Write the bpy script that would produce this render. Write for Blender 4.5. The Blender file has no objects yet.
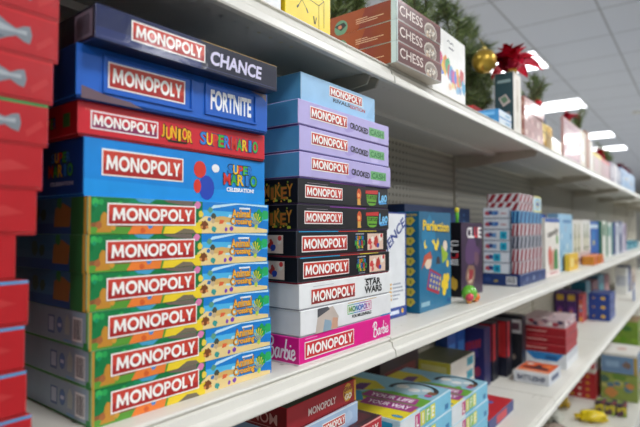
import bpy, math, random
from mathutils import Vector, Matrix
random.seed(7)
S = bpy.context.scene
COL = S.collection
CZ = 1.27                                   # lens height above the floor; heights below are given relative to it

# ------------------------------------------------------------------ colour
def lin(c):
    if isinstance(c, str):
        c = c.lstrip('#'); c = c if len(c) == 6 else ''.join(x*2 for x in c); c = [int(c[i:i+2], 16)/255 for i in (0, 2, 4)]
    return tuple(((x/12.92) if x <= .04045 else ((x+.055)/1.055)**2.4) for x in c)

# ------------------------------------------------------------------ materials
def mat(name, color=None, rough=.5, metal=0, spec=.5, attr=False, noise=0, nscale=40, bump=0, bscale=60, coat=0, emit=None, estr=0):
    m = bpy.data.materials.new(name); m.use_nodes = True
    nt = m.node_tree; b = nt.nodes['Principled BSDF']
    b.inputs['Roughness'].default_value = rough; b.inputs['Metallic'].default_value = metal
    b.inputs['Specular IOR Level'].default_value = spec
    b.inputs['Coat Weight'].default_value = coat; b.inputs['Coat Roughness'].default_value = .08
    tc = nt.nodes.new('ShaderNodeTexCoord')
    if attr:
        a = nt.nodes.new('ShaderNodeAttribute'); a.attribute_name = 'Col'; src = a.outputs['Color']
    else:
        r = nt.nodes.new('ShaderNodeRGB'); r.outputs[0].default_value = (*lin(color), 1); src = r.outputs[0]
    if noise:
        n = nt.nodes.new('ShaderNodeTexNoise'); n.inputs['Scale'].default_value = nscale; n.inputs['Detail'].default_value = 4
        nt.links.new(tc.outputs['Object'], n.inputs['Vector'])
        mr = nt.nodes.new('ShaderNodeMapRange'); mr.inputs['From Min'].default_value = .3; mr.inputs['From Max'].default_value = .7
        mr.inputs['To Min'].default_value = 1-noise; mr.inputs['To Max'].default_value = 1+noise*.4
        nt.links.new(n.outputs['Fac'], mr.inputs['Value'])
        mx = nt.nodes.new('ShaderNodeVectorMath'); mx.operation = 'SCALE'
        nt.links.new(src, mx.inputs[0]); nt.links.new(mr.outputs[0], mx.inputs['Scale']); src = mx.outputs[0]
    nt.links.new(src, b.inputs['Base Color'])
    if bump:
        n2 = nt.nodes.new('ShaderNodeTexNoise'); n2.inputs['Scale'].default_value = bscale; n2.inputs['Detail'].default_value = 3
        n2.inputs['Distortion'].default_value = 1.5
        nt.links.new(tc.outputs['Object'], n2.inputs['Vector'])
        bp = nt.nodes.new('ShaderNodeBump'); bp.inputs['Strength'].default_value = bump; bp.inputs['Distance'].default_value = .004
        nt.links.new(n2.outputs['Fac'], bp.inputs['Height']); nt.links.new(bp.outputs[0], b.inputs['Normal'])
        if coat: nt.links.new(bp.outputs[0], b.inputs['Coat Normal'])
    if emit:
        b.inputs['Emission Color'].default_value = (*lin(emit), 1); b.inputs['Emission Strength'].default_value = estr
    return m

M = dict(
    card=mat('printed_card', attr=True, rough=.38, spec=.4, noise=.08, nscale=30),
    wrap=mat('shrink_wrapped_card', attr=True, rough=.3, spec=.4, noise=.08, nscale=30, coat=.45, bump=.12, bscale=28),
    tray=mat('tray_card', attr=True, rough=.6, spec=.3, noise=.1),
    steel=mat('white_enamelled_steel', '#dcd9d0', rough=.32, spec=.4, noise=.04, nscale=9),
    bracket=mat('grey_bracket_steel', '#bdb6a6', rough=.4, noise=.06),
    needle=mat('pine_needle', attr=True, rough=.55),
    foil=mat('metallic_foil', attr=True, rough=.22, metal=.55),
    plastic=mat('glossy_plastic', attr=True, rough=.25, noise=.05),
    gold=mat('gold_glass', '#c9a444', rough=.28, metal=.75, noise=.1, nscale=20),
    wall=mat('painted_wall', '#d8d6d0', rough=.8, noise=.04, nscale=3),
    frame=mat('fixture_frame', '#e6e6e6', rough=.5, noise=.02),
    diff=mat('lit_diffuser', '#ffffff', rough=.6, noise=.01, emit='#f6f9ff', estr=9),
)
def node_floor():
    m = mat('floor_tile', '#a9a7a3', rough=.25, noise=.06, nscale=5); return m
def node_ceiling():
    m = bpy.data.materials.new('ceiling_tile'); m.use_nodes = True; nt = m.node_tree; b = nt.nodes['Principled BSDF']
    b.inputs['Roughness'].default_value = .9; b.inputs['Specular IOR Level'].default_value = .1
    tc = nt.nodes.new('ShaderNodeTexCoord'); mp = nt.nodes.new('ShaderNodeMapping')
    mp.inputs['Scale'].default_value = (1/.61, 1/.61, 1); mp.inputs['Location'].default_value = (0, -1.2/.61, 0)
    nt.links.new(tc.outputs['Object'], mp.inputs['Vector'])
    sp = nt.nodes.new('ShaderNodeSeparateXYZ'); nt.links.new(mp.outputs[0], sp.inputs[0])
    outs = []
    for ax in 'XY':
        f = nt.nodes.new('ShaderNodeMath'); f.operation = 'FRACT'; nt.links.new(sp.outputs[ax], f.inputs[0])
        d = nt.nodes.new('ShaderNodeMath'); d.operation = 'SUBTRACT'; nt.links.new(f.outputs[0], d.inputs[0]); d.inputs[1].default_value = .5
        a = nt.nodes.new('ShaderNodeMath'); a.operation = 'ABSOLUTE'; nt.links.new(d.outputs[0], a.inputs[0])
        g = nt.nodes.new('ShaderNodeMath'); g.operation = 'GREATER_THAN'; nt.links.new(a.outputs[0], g.inputs[0]); g.inputs[1].default_value = .487
        outs.append(g)
    mxm = nt.nodes.new('ShaderNodeMath'); mxm.operation = 'MAXIMUM'; nt.links.new(outs[0].outputs[0], mxm.inputs[0]); nt.links.new(outs[1].outputs[0], mxm.inputs[1])
    n = nt.nodes.new('ShaderNodeTexNoise'); n.inputs['Scale'].default_value = 60; nt.links.new(tc.outputs['Object'], n.inputs['Vector'])
    cr = nt.nodes.new('ShaderNodeValToRGB'); cr.color_ramp.elements[0].color = (*lin('#c9ced8'), 1); cr.color_ramp.elements[1].color = (*lin('#d3d8e2'), 1)
    nt.links.new(n.outputs['Fac'], cr.inputs[0])
    mx = nt.nodes.new('ShaderNodeMix'); mx.data_type = 'RGBA'; nt.links.new(mxm.outputs[0], mx.inputs[0]); nt.links.new(cr.outputs[0], mx.inputs[6])
    mx.inputs[7].default_value = (*lin('#a4a8b0'), 1); nt.links.new(mx.outputs[2], b.inputs['Base Color'])
    return m
def node_holes(name, base, hole, sx, sz, axes, r, y0=None, y1=None, through=False):
    """sheet steel with a regular field of punched holes; axes = the two object axes of the sheet"""
    m = bpy.data.materials.new(name); m.use_nodes = True; nt = m.node_tree; b = nt.nodes['Principled BSDF']
    b.inputs['Roughness'].default_value = .45
    tc = nt.nodes.new('ShaderNodeTexCoord'); sp = nt.nodes.new('ShaderNodeSeparateXYZ'); nt.links.new(tc.outputs['Object'], sp.inputs[0])
    def mth(op, a, bb=None):
        n = nt.nodes.new('ShaderNodeMath'); n.operation = op
        for i, v in enumerate((a, bb)):
            if v is None: continue
            if hasattr(v, 'node'): nt.links.new(v, n.inputs[i])
            else: n.inputs[i].default_value = v
        return n.outputs[0]
    q = []
    for ax, s in zip(axes, (sx, sz)):
        t = mth('MULTIPLY', sp.outputs[ax], 1/s); t = mth('FRACT', t); t = mth('SUBTRACT', t, .5); t = mth('MULTIPLY', t, s); q.append(mth('MULTIPLY', t, t))
    inside = mth('LESS_THAN', mth('ADD', q[0], q[1]), r*r)
    if y0 is not None:
        inside = mth('MULTIPLY', inside, mth('GREATER_THAN', sp.outputs[axes[1]], y0)); inside = mth('MULTIPLY', inside, mth('LESS_THAN', sp.outputs[axes[1]], y1))
    n = nt.nodes.new('ShaderNodeTexNoise'); n.inputs['Scale'].default_value = 6; nt.links.new(tc.outputs['Object'], n.inputs['Vector'])
    cr = nt.nodes.new('ShaderNodeValToRGB'); c = lin(base)
    cr.color_ramp.elements[0].color = (*[x*.93 for x in c], 1); cr.color_ramp.elements[1].color = (*[min(1, x*1.04) for x in c], 1); nt.links.new(n.outputs['Fac'], cr.inputs[0])
    mx = nt.nodes.new('ShaderNodeMix'); mx.data_type = 'RGBA'; nt.links.new(inside, mx.inputs[0]); nt.links.new(cr.outputs[0], mx.inputs[6])
    mx.inputs[7].default_value = (*lin(hole), 1); nt.links.new(mx.outputs[2], b.inputs['Base Color'])
    if through: nt.links.new(mth('SUBTRACT', 1.0, inside), b.inputs['Alpha'])   # the punched holes go right through the sheet
    return m
def node_goods():
    m = bpy.data.materials.new('packed_goods'); m.use_nodes = True; nt = m.node_tree; b = nt.nodes['Principled BSDF']; b.inputs['Roughness'].default_value = .5
    tc = nt.nodes.new('ShaderNodeTexCoord'); mp = nt.nodes.new('ShaderNodeMapping'); mp.inputs['Rotation'].default_value = (math.pi/2, 0, 0); nt.links.new(tc.outputs['Object'], mp.inputs['Vector'])
    br = nt.nodes.new('ShaderNodeTexBrick'); br.inputs['Scale'].default_value = 1; br.inputs['Brick Width'].default_value = .24; br.inputs['Row Height'].default_value = .2; br.inputs['Mortar Size'].default_value = .006
    br.inputs['Color1'].default_value = (*lin('#7a7268'), 1); br.inputs['Color2'].default_value = (*lin('#5f6e74'), 1); br.inputs['Mortar'].default_value = (*lin('#2a2826'), 1)
    nt.links.new(mp.outputs[0], br.inputs['Vector']); nt.links.new(br.outputs['Color'], b.inputs['Base Color']); return m
M['goods'] = node_goods(); M['floor'] = node_floor(); M['ceil'] = node_ceiling()
M['peg'] = node_holes('pegboard_steel', '#bab4a4', '#3f3b34', .0254, .0254, 'XZ', .0050)
M['deck'] = node_holes('punched_shelf_steel', '#dbd8ce', '#77746c', .026, .026, 'XY', .0032, .02, .075, True)

# ------------------------------------------------------------------ mesh builder
_txt = {}
def text_geo(s, bold):
    k = (s, bold)
    if k in _txt: return _txt[k]
    cu = bpy.data.curves.new('t', 'FONT'); cu.body = s; cu.size = 1; cu.resolution_u = 3; cu.offset = bold
    ob = bpy.data.objects.new('t', cu); COL.objects.link(ob)
    dg = bpy.context.evaluated_depsgraph_get(); me = bpy.data.meshes.new_from_object(ob.evaluated_get(dg))
    vs = [(v.co.x, v.co.y) for v in me.vertices]; fs = [tuple(p.vertices) for p in me.polygons]
    bpy.data.objects.remove(ob); bpy.data.curves.remove(cu); bpy.data.meshes.remove(me)
    x0 = min(v[0] for v in vs); x1 = max(v[0] for v in vs); y0 = min(v[1] for v in vs); y1 = max(v[1] for v in vs)
    vs = [((x-x0)/(x1-x0)-.5, (y-y0)/(y1-y0)-.5) for x, y in vs]
    _txt[k] = (vs, fs, (x1-x0)/(y1-y0)); return _txt[k]

class MB:
    def __init__(s): s.v = []; s.f = []; s.c = []
    def add(s, vs, fs, col):
        o = len(s.v); s.v += [tuple(v) for v in vs]; c = lin(col) if isinstance(col, str) else col
        for f in fs: s.f.append(tuple(i+o for i in f)); s.c.append(c)
    def box(s, x0, x1, y0, y1, z0, z1, col, b=.0008, sides={}):
        """box with chamfered edges; sides may colour front/back/left/right/top/bottom"""
        b = min(b, (x1-x0)*.3, (y1-y0)*.3, (z1-z0)*.3); P = {}; V = []
        X = (x0, x1); Y = (y0, y1); Z = (z0, z1); sg = (1, -1)
        for i in (0, 1):
            for j in (0, 1):
                for k in (0, 1):
                    for a in range(3):
                        p = [X[i]+sg[i]*b, Y[j]+sg[j]*b, Z[k]+sg[k]*b]; p[a] = (X[i], Y[j], Z[k])[a]
                        P[i, j, k, a] = len(V); V.append(p)
        def q(*k): return tuple(P[t] for t in k)
        F = [('left', q((0,0,0,0),(0,0,1,0),(0,1,1,0),(0,1,0,0))), ('right', q((1,0,0,0),(1,1,0,0),(1,1,1,0),(1,0,1,0))),
             ('front', q((0,0,0,1),(1,0,0,1),(1,0,1,1),(0,0,1,1))), ('back', q((0,1,0,1),(0,1,1,1),(1,1,1,1),(1,1,0,1))),
             ('bottom', q((0,0,0,2),(0,1,0,2),(1,1,0,2),(1,0,0,2))), ('top', q((0,0,1,2),(1,0,1,2),(1,1,1,2),(0,1,1,2)))]
        for n, f in F: s.add([V[i] for i in f], [(0, 1, 2, 3)], sides.get(n, col))
        ec = sides.get('edge', col); E = []
        for i in (0, 1):
            for j in (0, 1):
                E.append(q((i,j,0,0),(i,j,1,0),(i,j,1,1),(i,j,0,1)) if (i+j) % 2 else q((i,j,0,0),(i,j,0,1),(i,j,1,1),(i,j,1,0)))
                E.append(q((i,0,j,0),(i,0,j,2),(i,1,j,2),(i,1,j,0)) if (i+j) % 2 == 0 else q((i,0,j,0),(i,1,j,0),(i,1,j,2),(i,0,j,2)))
                E.append(q((0,i,j,1),(1,i,j,1),(1,i,j,2),(0,i,j,2)) if (i+j) % 2 else q((0,i,j,1),(0,i,j,2),(1,i,j,2),(1,i,j,1)))
                for k in (0, 1):
                    t = q((i,j,k,0),(i,j,k,1),(i,j,k,2)); E.append(t if (i+j+k) % 2 else t[::-1])
        for f in E: s.add([V[i] for i in f], [tuple(range(len(f)))], ec)
    def ball(s, c, r, col, n=12, sc=(1, 1, 1)):
        vs = []; fs = []
        for i in range(n//2+1):
            t = math.pi*i/(n//2)
            for j in range(n):
                p = 2*math.pi*j/n; vs.append((c[0]+sc[0]*r*math.sin(t)*math.cos(p), c[1]+sc[1]*r*math.sin(t)*math.sin(p), c[2]+sc[2]*r*math.cos(t)))
        for i in range(n//2):
            for j in range(n): fs.append((i*n+j, (i+1)*n+j, (i+1)*n+(j+1) % n, i*n+(j+1) % n))
        s.add(vs, fs, col)
    def tube(s, pts, r, col, n=6, r2=None):
        vs = []; fs = []; m = len(pts)
        for i, p in enumerate(pts):
            p = Vector(p); d = (Vector(pts[min(i+1, m-1)])-Vector(pts[max(i-1, 0)])).normalized()
            a = d.cross(Vector((0, 0, 1)) if abs(d.z) < .9 else Vector((1, 0, 0))).normalized(); b = d.cross(a)
            rr = r if r2 is None else r+(r2-r)*i/(m-1)
            for k in range(n):
                t = 2*math.pi*k/n; vs.append(p+a*rr*math.cos(t)+b*rr*math.sin(t))
        for i in range(m-1):
            for k in range(n): fs.append((i*n+k, i*n+(k+1) % n, (i+1)*n+(k+1) % n, (i+1)*n+k))
        fs.append(tuple(range(n))[::-1]); fs.append(tuple((m-1)*n+k for k in range(n)))
        s.add(vs, fs, col)
    def prism(s, prof, x0, x1, col):
        """profile of (y, z) points swept along x"""
        n = len(prof); vs = [(x0, y, z) for y, z in prof]+[(x1, y, z) for y, z in prof]
        fs = [(i, (i+1) % n, n+(i+1) % n, n+i) for i in range(n)]+[tuple(range(n))[::-1], tuple(range(n, 2*n))]
        s.add(vs, fs, col)
    def build(s, name, m, parent=None, smooth=False):
        me = bpy.data.meshes.new(name); me.from_pydata(s.v, [], s.f)
        ca = me.color_attributes.new('Col', 'FLOAT_COLOR', 'CORNER'); data = []
        for f, c in zip(s.f, s.c): data += [c[0], c[1], c[2], 1.]*len(f)
        ca.data.foreach_set('color', data)
        me.materials.append(m); me.update()
        if smooth: me.polygons.foreach_set('use_smooth', [True]*len(me.polygons))
        o = bpy.data.objects.new(name, me); COL.objects.link(o)
        if parent: o.parent = parent
        return o

class Frame:
    """drawing on one face, coordinates 0..1 across and up"""
    def __init__(s, mb, O, ex, ey, n, W, H): s.mb, s.O, s.ex, s.ey, s.n, s.W, s.H = mb, Vector(O), Vector(ex), Vector(ey), Vector(n), W, H
    def p(s, a, b, l): return s.O+s.ex*(a*s.W)+s.ey*(b*s.H)+s.n*(.00012*l)
    def poly(s, pts, col, l=1, clip=True):
        if clip: pts = [(min(max(a, .002), .998), min(max(b, .006), .994)) for a, b in pts]
        s.mb.add([s.p(a, b, l) for a, b in pts], [tuple(range(len(pts)))], col)
    def rect(s, a0, b0, a1, b1, col, l=1): s.poly([(a0, b0), (a1, b0), (a1, b1), (a0, b1)], col, l)
    def ell(s, a, b, rx, ry, col, l=1, n=14):
        """rx, ry in millimetres"""
        s.poly([(a+rx*.001*math.cos(6.2832*k/n)/s.W, b+ry*.001*math.sin(6.2832*k/n)/s.H) for k in range(n)], col, l)
    def blob(s, a, b, r, col, l=1, seed=0, n=14, sy=1):
        g = random.Random(seed)
        s.poly([(a+r*.001*g.uniform(.7, 1.15)*math.cos(6.2832*k/n)/s.W, b+sy*r*.001*g.uniform(.7, 1.15)*math.sin(6.2832*k/n)/s.H) for k in range(n)], col, l)
    def text(s, t, a, b, w=None, h=None, col='#ffffff', bold=.02, l=3, rot=0, shear=0, out=None, ow=.05):
        """w, h in face fractions"""
        bold = min(bold, .034)
        if out: s.text(t, a, b, w, h, out, bold+ow, l-1, rot, shear)
        vs, fs, asp = text_geo(t, bold)
        Hm = h*s.H if h else w*s.W/asp; Wm = w*s.W if w else Hm*asp
        if out is None and False: pass
        c, sn = math.cos(math.radians(rot)), math.sin(math.radians(rot)); P = []
        for x, y in vs:
            x = x*Wm+shear*y*Hm; y = y*Hm; P.append(s.O+s.ex*(a*s.W+x*c-y*sn)+s.ey*(b*s.H+x*sn+y*c)+s.n*(.00012*l))
        s.mb.add(P, fs, col)
    def letters(s, t, a, b, w, h, cols, bold=.03, l=4, out='#1b1b1b', wob=0):
        bold = min(bold, .028)
        n = len(t); cw = w/n
        for i, ch in enumerate(t):
            if ch == ' ': continue
            ww = cw*(.5 if ch in 'IJi' else .98)
            s.text(ch, a-w/2+cw*(i+.5), b+wob*(.5-(i % 2)), ww, h, cols[i % len(cols)], bold, l, out=None)
            if out: s.text(ch, a-w/2+cw*(i+.5), b+wob*(.5-(i % 2)), ww+.0022/s.W, h+.0022/s.H, out, bold, l-1)
    def stroke(s, pts, wd, col, l=3, sc=(1, 1), at=(0, 0)):
        """smoothed pen stroke; pts in local units, sc metres per unit, wd metres"""
        Q = []
        for i in range(len(pts)-1):
            p0, p1, p2, p3 = pts[max(i-1, 0)], pts[i], pts[i+1], pts[min(i+2, len(pts)-1)]
            for k in range(5):
                t = k/5; Q.append(tuple(.5*(2*p1[j]+(p2[j]-p0[j])*t+(2*p0[j]-5*p1[j]+4*p2[j]-p3[j])*t*t+(3*p1[j]-p0[j]-3*p2[j]+p3[j])*t**3) for j in (0, 1)))
        Q.append(pts[-1]); Q = [(at[0]*s.W+x*sc[0], at[1]*s.H+y*sc[1]) for x, y in Q]
        for i in range(len(Q)-1):
            (xa, ya), (xb, yb) = Q[i], Q[i+1]; L = math.hypot(xb-xa, yb-ya) or 1e-6; nx, ny = -(yb-ya)/L*wd/2, (xb-xa)/L*wd/2; ux, uy = ny*.5, -nx*.5
            pts4 = [(xa+nx-ux, ya+ny-uy), (xa-nx-ux, ya-ny-uy), (xb-nx+ux, yb-ny+uy), (xb+nx+ux, yb+ny+uy)]
            s.mb.add([s.O+s.ex*x+s.ey*y+s.n*(.00012*(l+.08*(i % 3))) for x, y in pts4], [(0, 1, 2, 3)], col)
    def word(s, a, b, w, h, col, l=6, rot=0, cols=None):
        """the heavy round-lettered name, drawn letter by letter"""
        def ring(cx, cy, ro, ri, a0=0, a1=360, n=20):
            P = []
            for k in range(n):
                t0, t1 = [math.radians(a0+(a1-a0)*(k+j)/n) for j in (0, 1)]
                P.append([(cx+r*math.cos(t), cy+r*q*math.sin(t)) for r, q, t in ((ro, 1, t0), (ro, 1, t1), (ri, 1, t1), (ri, 1, t0))])
            return P
        O = (1.02, ring(.51, .5, .53, .30))
        G = dict(M=(1.1, [[(0, 0), (.08, 1), (.29, 1), (.42, .68), (.36, .34), (.275, .54), (.225, 0)], [(.29, 1), (.55, .40), (.81, 1), (.62, .10), (.48, .10), (.28, .56)], [(.81, 1), (1.02, 1), (1.1, 0), (.875, 0), (.825, .54), (.74, .34), (.68, .68)]]), O=O,
                 N=(.88, [[(0, 0), (0, 1), (.22, 1), (.22, 0)], [(.66, 0), (.66, 1), (.88, 1), (.88, 0)], [(.02, 1), (.24, 1), (.86, 0), (.64, 0)]]),
                 P=(.66, [[(0, 0), (0, 1), (.22, 1), (.22, 0)], [(.2, 1), (.36, 1), (.36, .8), (.2, .8)], [(.2, .56), (.36, .56), (.36, .36), (.2, .36)]]+ring(.35, .68, .32, .12, -90, 90, 10)),
                 L=(.52, [[(0, 0), (0, 1), (.22, 1), (.22, 0)], [(.2, 0), (.2, .21), (.52, .21), (.52, 0)]]),
                 Y=(.82, [[(.30, 0), (.30, .44), (.52, .44), (.52, 0)], [(0, 1), (.24, 1), (.52, .44), (.30, .40)], [(.82, 1), (.58, 1), (.30, .44), (.52, .40)]]))
        tot = sum(G[c][0] for c in 'MONOPOLY')+.08*7; x = -.5; W, H = w*s.W, h*s.H; c, sn = math.cos(math.radians(rot)), math.sin(math.radians(rot))
        for i, ch in enumerate('MONOPOLY'):
            gw, ps = G[ch]
            for j, P in enumerate(ps):
                V = []
                for px, py in P:
                    X = (x+px/tot)*W; Y = (py-.5)*H; V.append(s.O+s.ex*(a*s.W+X*c-Y*sn)+s.ey*(b*s.H+X*sn+Y*c)+s.n*(.00012*(l+.1*(j % 3 if ch not in 'O' else 0))))
                s.mb.add(V, [tuple(range(len(P)))], cols[i] if cols else col)
            x += (gw+.08)/tot
    def plaque(s, a, b, w, h, rot=0, red='#cc4232', lo='#ab2522', border='#f4f1ec', word='MONOPOLY', wc='#f7f4ef', bold=.035, wf=.9, hf=.6, l=4, bd=.0016):
        """red name plate with a white rim"""
        c, sn = math.cos(math.radians(rot)), math.sin(math.radians(rot)); W, H = w*s.W, h*s.H
        def R(x, y): return (a+(x*c-y*sn)/s.W, b+(x*sn+y*c)/s.H)
        if border: s.poly([R(-W/2, -H/2), R(W/2, -H/2), R(W/2, H/2), R(-W/2, H/2)], border, l)
        x, y = W/2-bd, H/2-bd
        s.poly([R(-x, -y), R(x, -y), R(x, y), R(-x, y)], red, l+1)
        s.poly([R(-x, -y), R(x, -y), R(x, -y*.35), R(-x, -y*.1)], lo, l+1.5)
        if word == 'MONOPOLY': s.word(a, b, wf*w, hf*h, wc, l+3, rot)
        else: s.text(word, a, b, wf*w, hf*h, wc, bold, l+3, rot)

def tag(o, label, cat, group=None, kind=None):
    o['label'] = label; o['category'] = cat
    if group: o['group'] = group
    if kind: o['kind'] = kind
    return o
def empty(name, loc, rz=0):
    o = bpy.data.objects.new(name, None); o.empty_display_size = .03; COL.objects.link(o); o.location = loc; o.rotation_euler = (0, 0, rz); return o
def copy_tree(o, parent=None):
    c = o.copy(); COL.objects.link(c)
    if parent: c.parent = parent
    for ch in list(o.children): copy_tree(ch, c)
    return c

class Box:
    """game box: a lid slipped over a tray; extra parts by name"""
    def __init__(s, w, d, h, col, sides={}, tray='#d8d4cc', m='card', lidgap=.0025, name='game_box', body='lid', edge=None):
        s.w, s.d, s.h, s.m, s.name, s.body = w, d, h, m, name, body; s.mb = {}; s.order = []
        sd = dict(sides)
        if edge: sd['edge'] = edge
        g = lidgap if tray else 0
        s.get(body).box(-w/2, w/2, -d/2, d/2, g, h, col, .0009, sd)
        if tray: s.get('tray').box(-w/2+.0014, w/2-.0014, -d/2+.0014, d/2-.0014, 0, h*.5, tray, .0006)
    def get(s, part):
        if part not in s.mb: s.mb[part] = MB(); s.order.append(part)
        return s.mb[part]
    def F(s, side, part=None):
        mb = s.get(part or s.body); w, d, h = s.w, s.d, s.h
        if side == 'front': return Frame(mb, (-w/2, -d/2, 0), (1,0,0), (0,0,1), (0,-1,0), w, h)
        if side == 'left': return Frame(mb, (-w/2, d/2, 0), (0,-1,0), (0,0,1), (-1,0,0), d, h)
        if side == 'right': return Frame(mb, (w/2, -d/2, 0), (0,1,0), (0,0,1), (1,0,0), d, h)
        if side == 'top': return Frame(mb, (-w/2, -d/2, h), (1,0,0), (0,1,0), (0,0,1), w, d)
        if side == 'back': return Frame(mb, (w/2, d/2, 0), (-1,0,0), (0,0,1), (0,1,0), w, h)
    def make(s):
        r = empty(s.name, (0, 0, 0))
        for p in s.order: s.mb[p].build(p, M[s.m] if p != 'tray' else M['tray'], r)
        s.root = r; s.used = False; return s
    def put(s, L, z, yaw, label, cat='board game box', group=None):
        """L = near left corner (x, y) of the front face, z relative to the lens, yaw in degrees"""
        if not hasattr(s, 'root'): s.make()
        r = s.root if not s.used else copy_tree(s.root); s.used = True
        a = math.radians(yaw); c, sn = math.cos(a), math.sin(a); x, y = s.w/2, s.d/2
        r.location = (L[0]+x*c-y*sn, L[1]+x*sn+y*c, z+CZ); r.rotation_euler = (0, 0, a)
        tag(r, label, cat, group); return r

# ------------------------------------------------------------------ the store
def struct(name, mb, m): o = mb.build(name, m); o['kind'] = 'structure'; return o
X0, X1, Y0, Y1, CE = -5., 26., -7., 9., 2.90
mb = MB(); mb.box(X0, X1, Y0, Y1, -.1, 0, '#ffffff'); struct('floor', mb, M['floor'])
mb = MB(); mb.box(X0, X1, Y0, Y1, CE, CE+.1, '#ffffff'); ce = struct('ceiling', mb, M['ceil'])
for n, b in (('wall_back', (X0-.1, X0, Y0, Y1)), ('wall_far', (X1, X1+.1, Y0, Y1)), ('wall_right', (X0, X1, Y0-.1, Y0)), ('wall_left', (X0, X1, Y1, Y1+.1))):
    mb = MB(); mb.box(*b, 0, CE, '#ffffff'); struct(n, mb, M['wall'])
mb = MB(); mb.box(-2, 14, -2.1, -1.65, 0, 1.75, '#ffffff'); struct('light_block_aisle', mb, M['goods'])   # unseen stand-in for the shelf unit across the aisle, added to block bounced light
# ceiling lights: troffers of one tile, in rows along the aisles
lroot = empty('ceiling_light', (0, 0, CE))
mb = MB()
for a in ((-.305, .305, -.305, -.285), (-.305, .305, .285, .305), (-.305, -.285, -.285, .285), (.285, .305, -.285, .285)): mb.box(*a, -.012, 0, '#e6e6e6')
mb.build('frame', M['frame'], lroot)
mb = MB(); mb.box(-.285, .285, -.285, .285, -.006, 0, '#ffffff'); mb.build('diffuser', M['diff'], lroot)
xs = [-2.44, 0, 2.44, 4.88, 7.015, 9.76, 11.59, 14.03, 16.47, 18.91]
first = True; LG = 'square ceiling lights'
rowname = ['the row over the shelves', 'the row over the aisle', 'the row right of the aisle', 'the row behind the shelves']
order = ['first', 'second', 'third', 'fourth', 'fifth', 'sixth', 'seventh', 'eighth', 'ninth', 'tenth']
seen = {4.88: 'largest square ceiling light in view, behind the red foil bow', 7.015: 'square ceiling light above the yellow gift bag, second in its row',
        9.76: 'square ceiling light above the brown strip box, third in its row', 11.59: 'small square ceiling light farthest along the row in view'}
for j, yy in enumerate((1.2, -1.24, -3.68, 3.64)):
    for i, xx in enumerate(xs):
        if j == 0 and i > 6: continue
        r = lroot if first else copy_tree(lroot); first = False
        r.location = (xx+.305, yy+.305, CE)
        lb = seen.get(xx) if j == 0 else None
        tag(r, lb or f'square ceiling light, {order[i]} from the back wall in {rowname[j]}', 'ceiling light', LG)
        ld = bpy.data.lights.new('panel_glow', 'AREA'); ld.shape = 'SQUARE'; ld.size = .56; ld.energy = 24; ld.color = (.975, .99, 1)
        lo = bpy.data.objects.new('panel_glow', ld); COL.objects.link(lo); lo.location = (0, 0, -.016); lo.parent = r
mb = MB(); mb.tube([(0, 0, 0), (0, 0, -.03)], .06, '#e4e4e0', 16, .045); sd = mb.build('smoke_detector', M['plastic'], None, False)
sd.location = (8.35, .72, CE); tag(sd, 'small round smoke detector on the ceiling tiles', 'smoke detector')

# gondola shelving: sections of 1.22 m
SEC = [-.35+1.22*i for i in range(8)]; YB = .838
Sname = ['nearest', 'second', 'third', 'fourth', 'fifth', 'sixth', 'seventh', 'eighth']
def shelf_master(depth, lo):
    """one shelf: origin at the left end of its front top edge; y runs back"""
    r = empty('store_shelf', (0, 0, 0)); L = 1.217
    mb = MB(); mb.box(0.002, L, .002, depth, -.012, 0, '#ffffff', .0006); mb.build('deck', M['deck'], r)
    mb = MB(); mb.prism([(.004, 0), (0, -.0005), (-.0012, -.003), (.005, -.0055), (.0045, -.007), (-.003, -.009), (-.0055, -.019), (-.0085, -.0205), (-.0105, -.0225), (-.0112, -.0245), (-.0122, -.0345), (-.011, -.037), (-.004, -.036), (.004, -.034), (.008, -.0125), (.008, -.0121)], .0015, L, '#ffffff')
    mb.build('price_rail', M['steel'], r)
    for xx in (.012, L-.018):
        mb = MB(); mb.prism([(.03, -.0125), (depth-.004, -.0125), (depth-.004, -.062), (depth-.04, -.062), (.04, -.034)], xx, xx+.004, '#ffffff'); mb.build('bracket', M['bracket'], r)
    mb = MB(); mb.box(.02, L-.02, depth*.52, depth*.52+.03, -.024, -.0125, '#ffffff'); mb.build('stiffener', M['steel'], r)
    return r
lev = [(.482, .315, 'upper'), (.482, -.209, 'middle'), (.462, -.64, 'lower')]
for yf, zz, nm in lev:
    ms = shelf_master(YB-yf-.003, zz)
    for i, sx in enumerate(SEC):
        r = ms if i == 0 else copy_tree(ms); r.location = (sx, yf, zz+CZ)
        tag(r, f'{nm} white steel shelf of the {Sname[i]} bay, with price rail along its front', 'shelf', 'white steel shelves of the shelf unit')
# base shelf and plinth
bm = empty('base_shelf', (0, 0, 0)); L = 1.217
mb = MB(); mb.box(.002, L, .002, YB-.326-.003, -.02, 0, '#ffffff'); mb.build('deck', M['deck'], bm)
mb = MB(); mb.prism([(.004, 0), (-.002, -.001), (-.004, -.006), (-.012, -.036), (-.009, -.04), (.004, -.036)], .0015, L, '#ffffff'); mb.build('price_rail', M['steel'], bm)
mb = MB(); mb.box(.004, L-.002, .03, .045, -.17, -.02, '#ffffff'); mb.build('kick_plate', M['steel'], bm)
for i, sx in enumerate(SEC):
    r = bm if i == 0 else copy_tree(bm); r.location = (sx, .326, -1.10+CZ)
    tag(r, f'bottom white steel shelf of the {Sname[i]} bay, standing on the floor', 'shelf', 'white steel shelves of the shelf unit')
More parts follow.
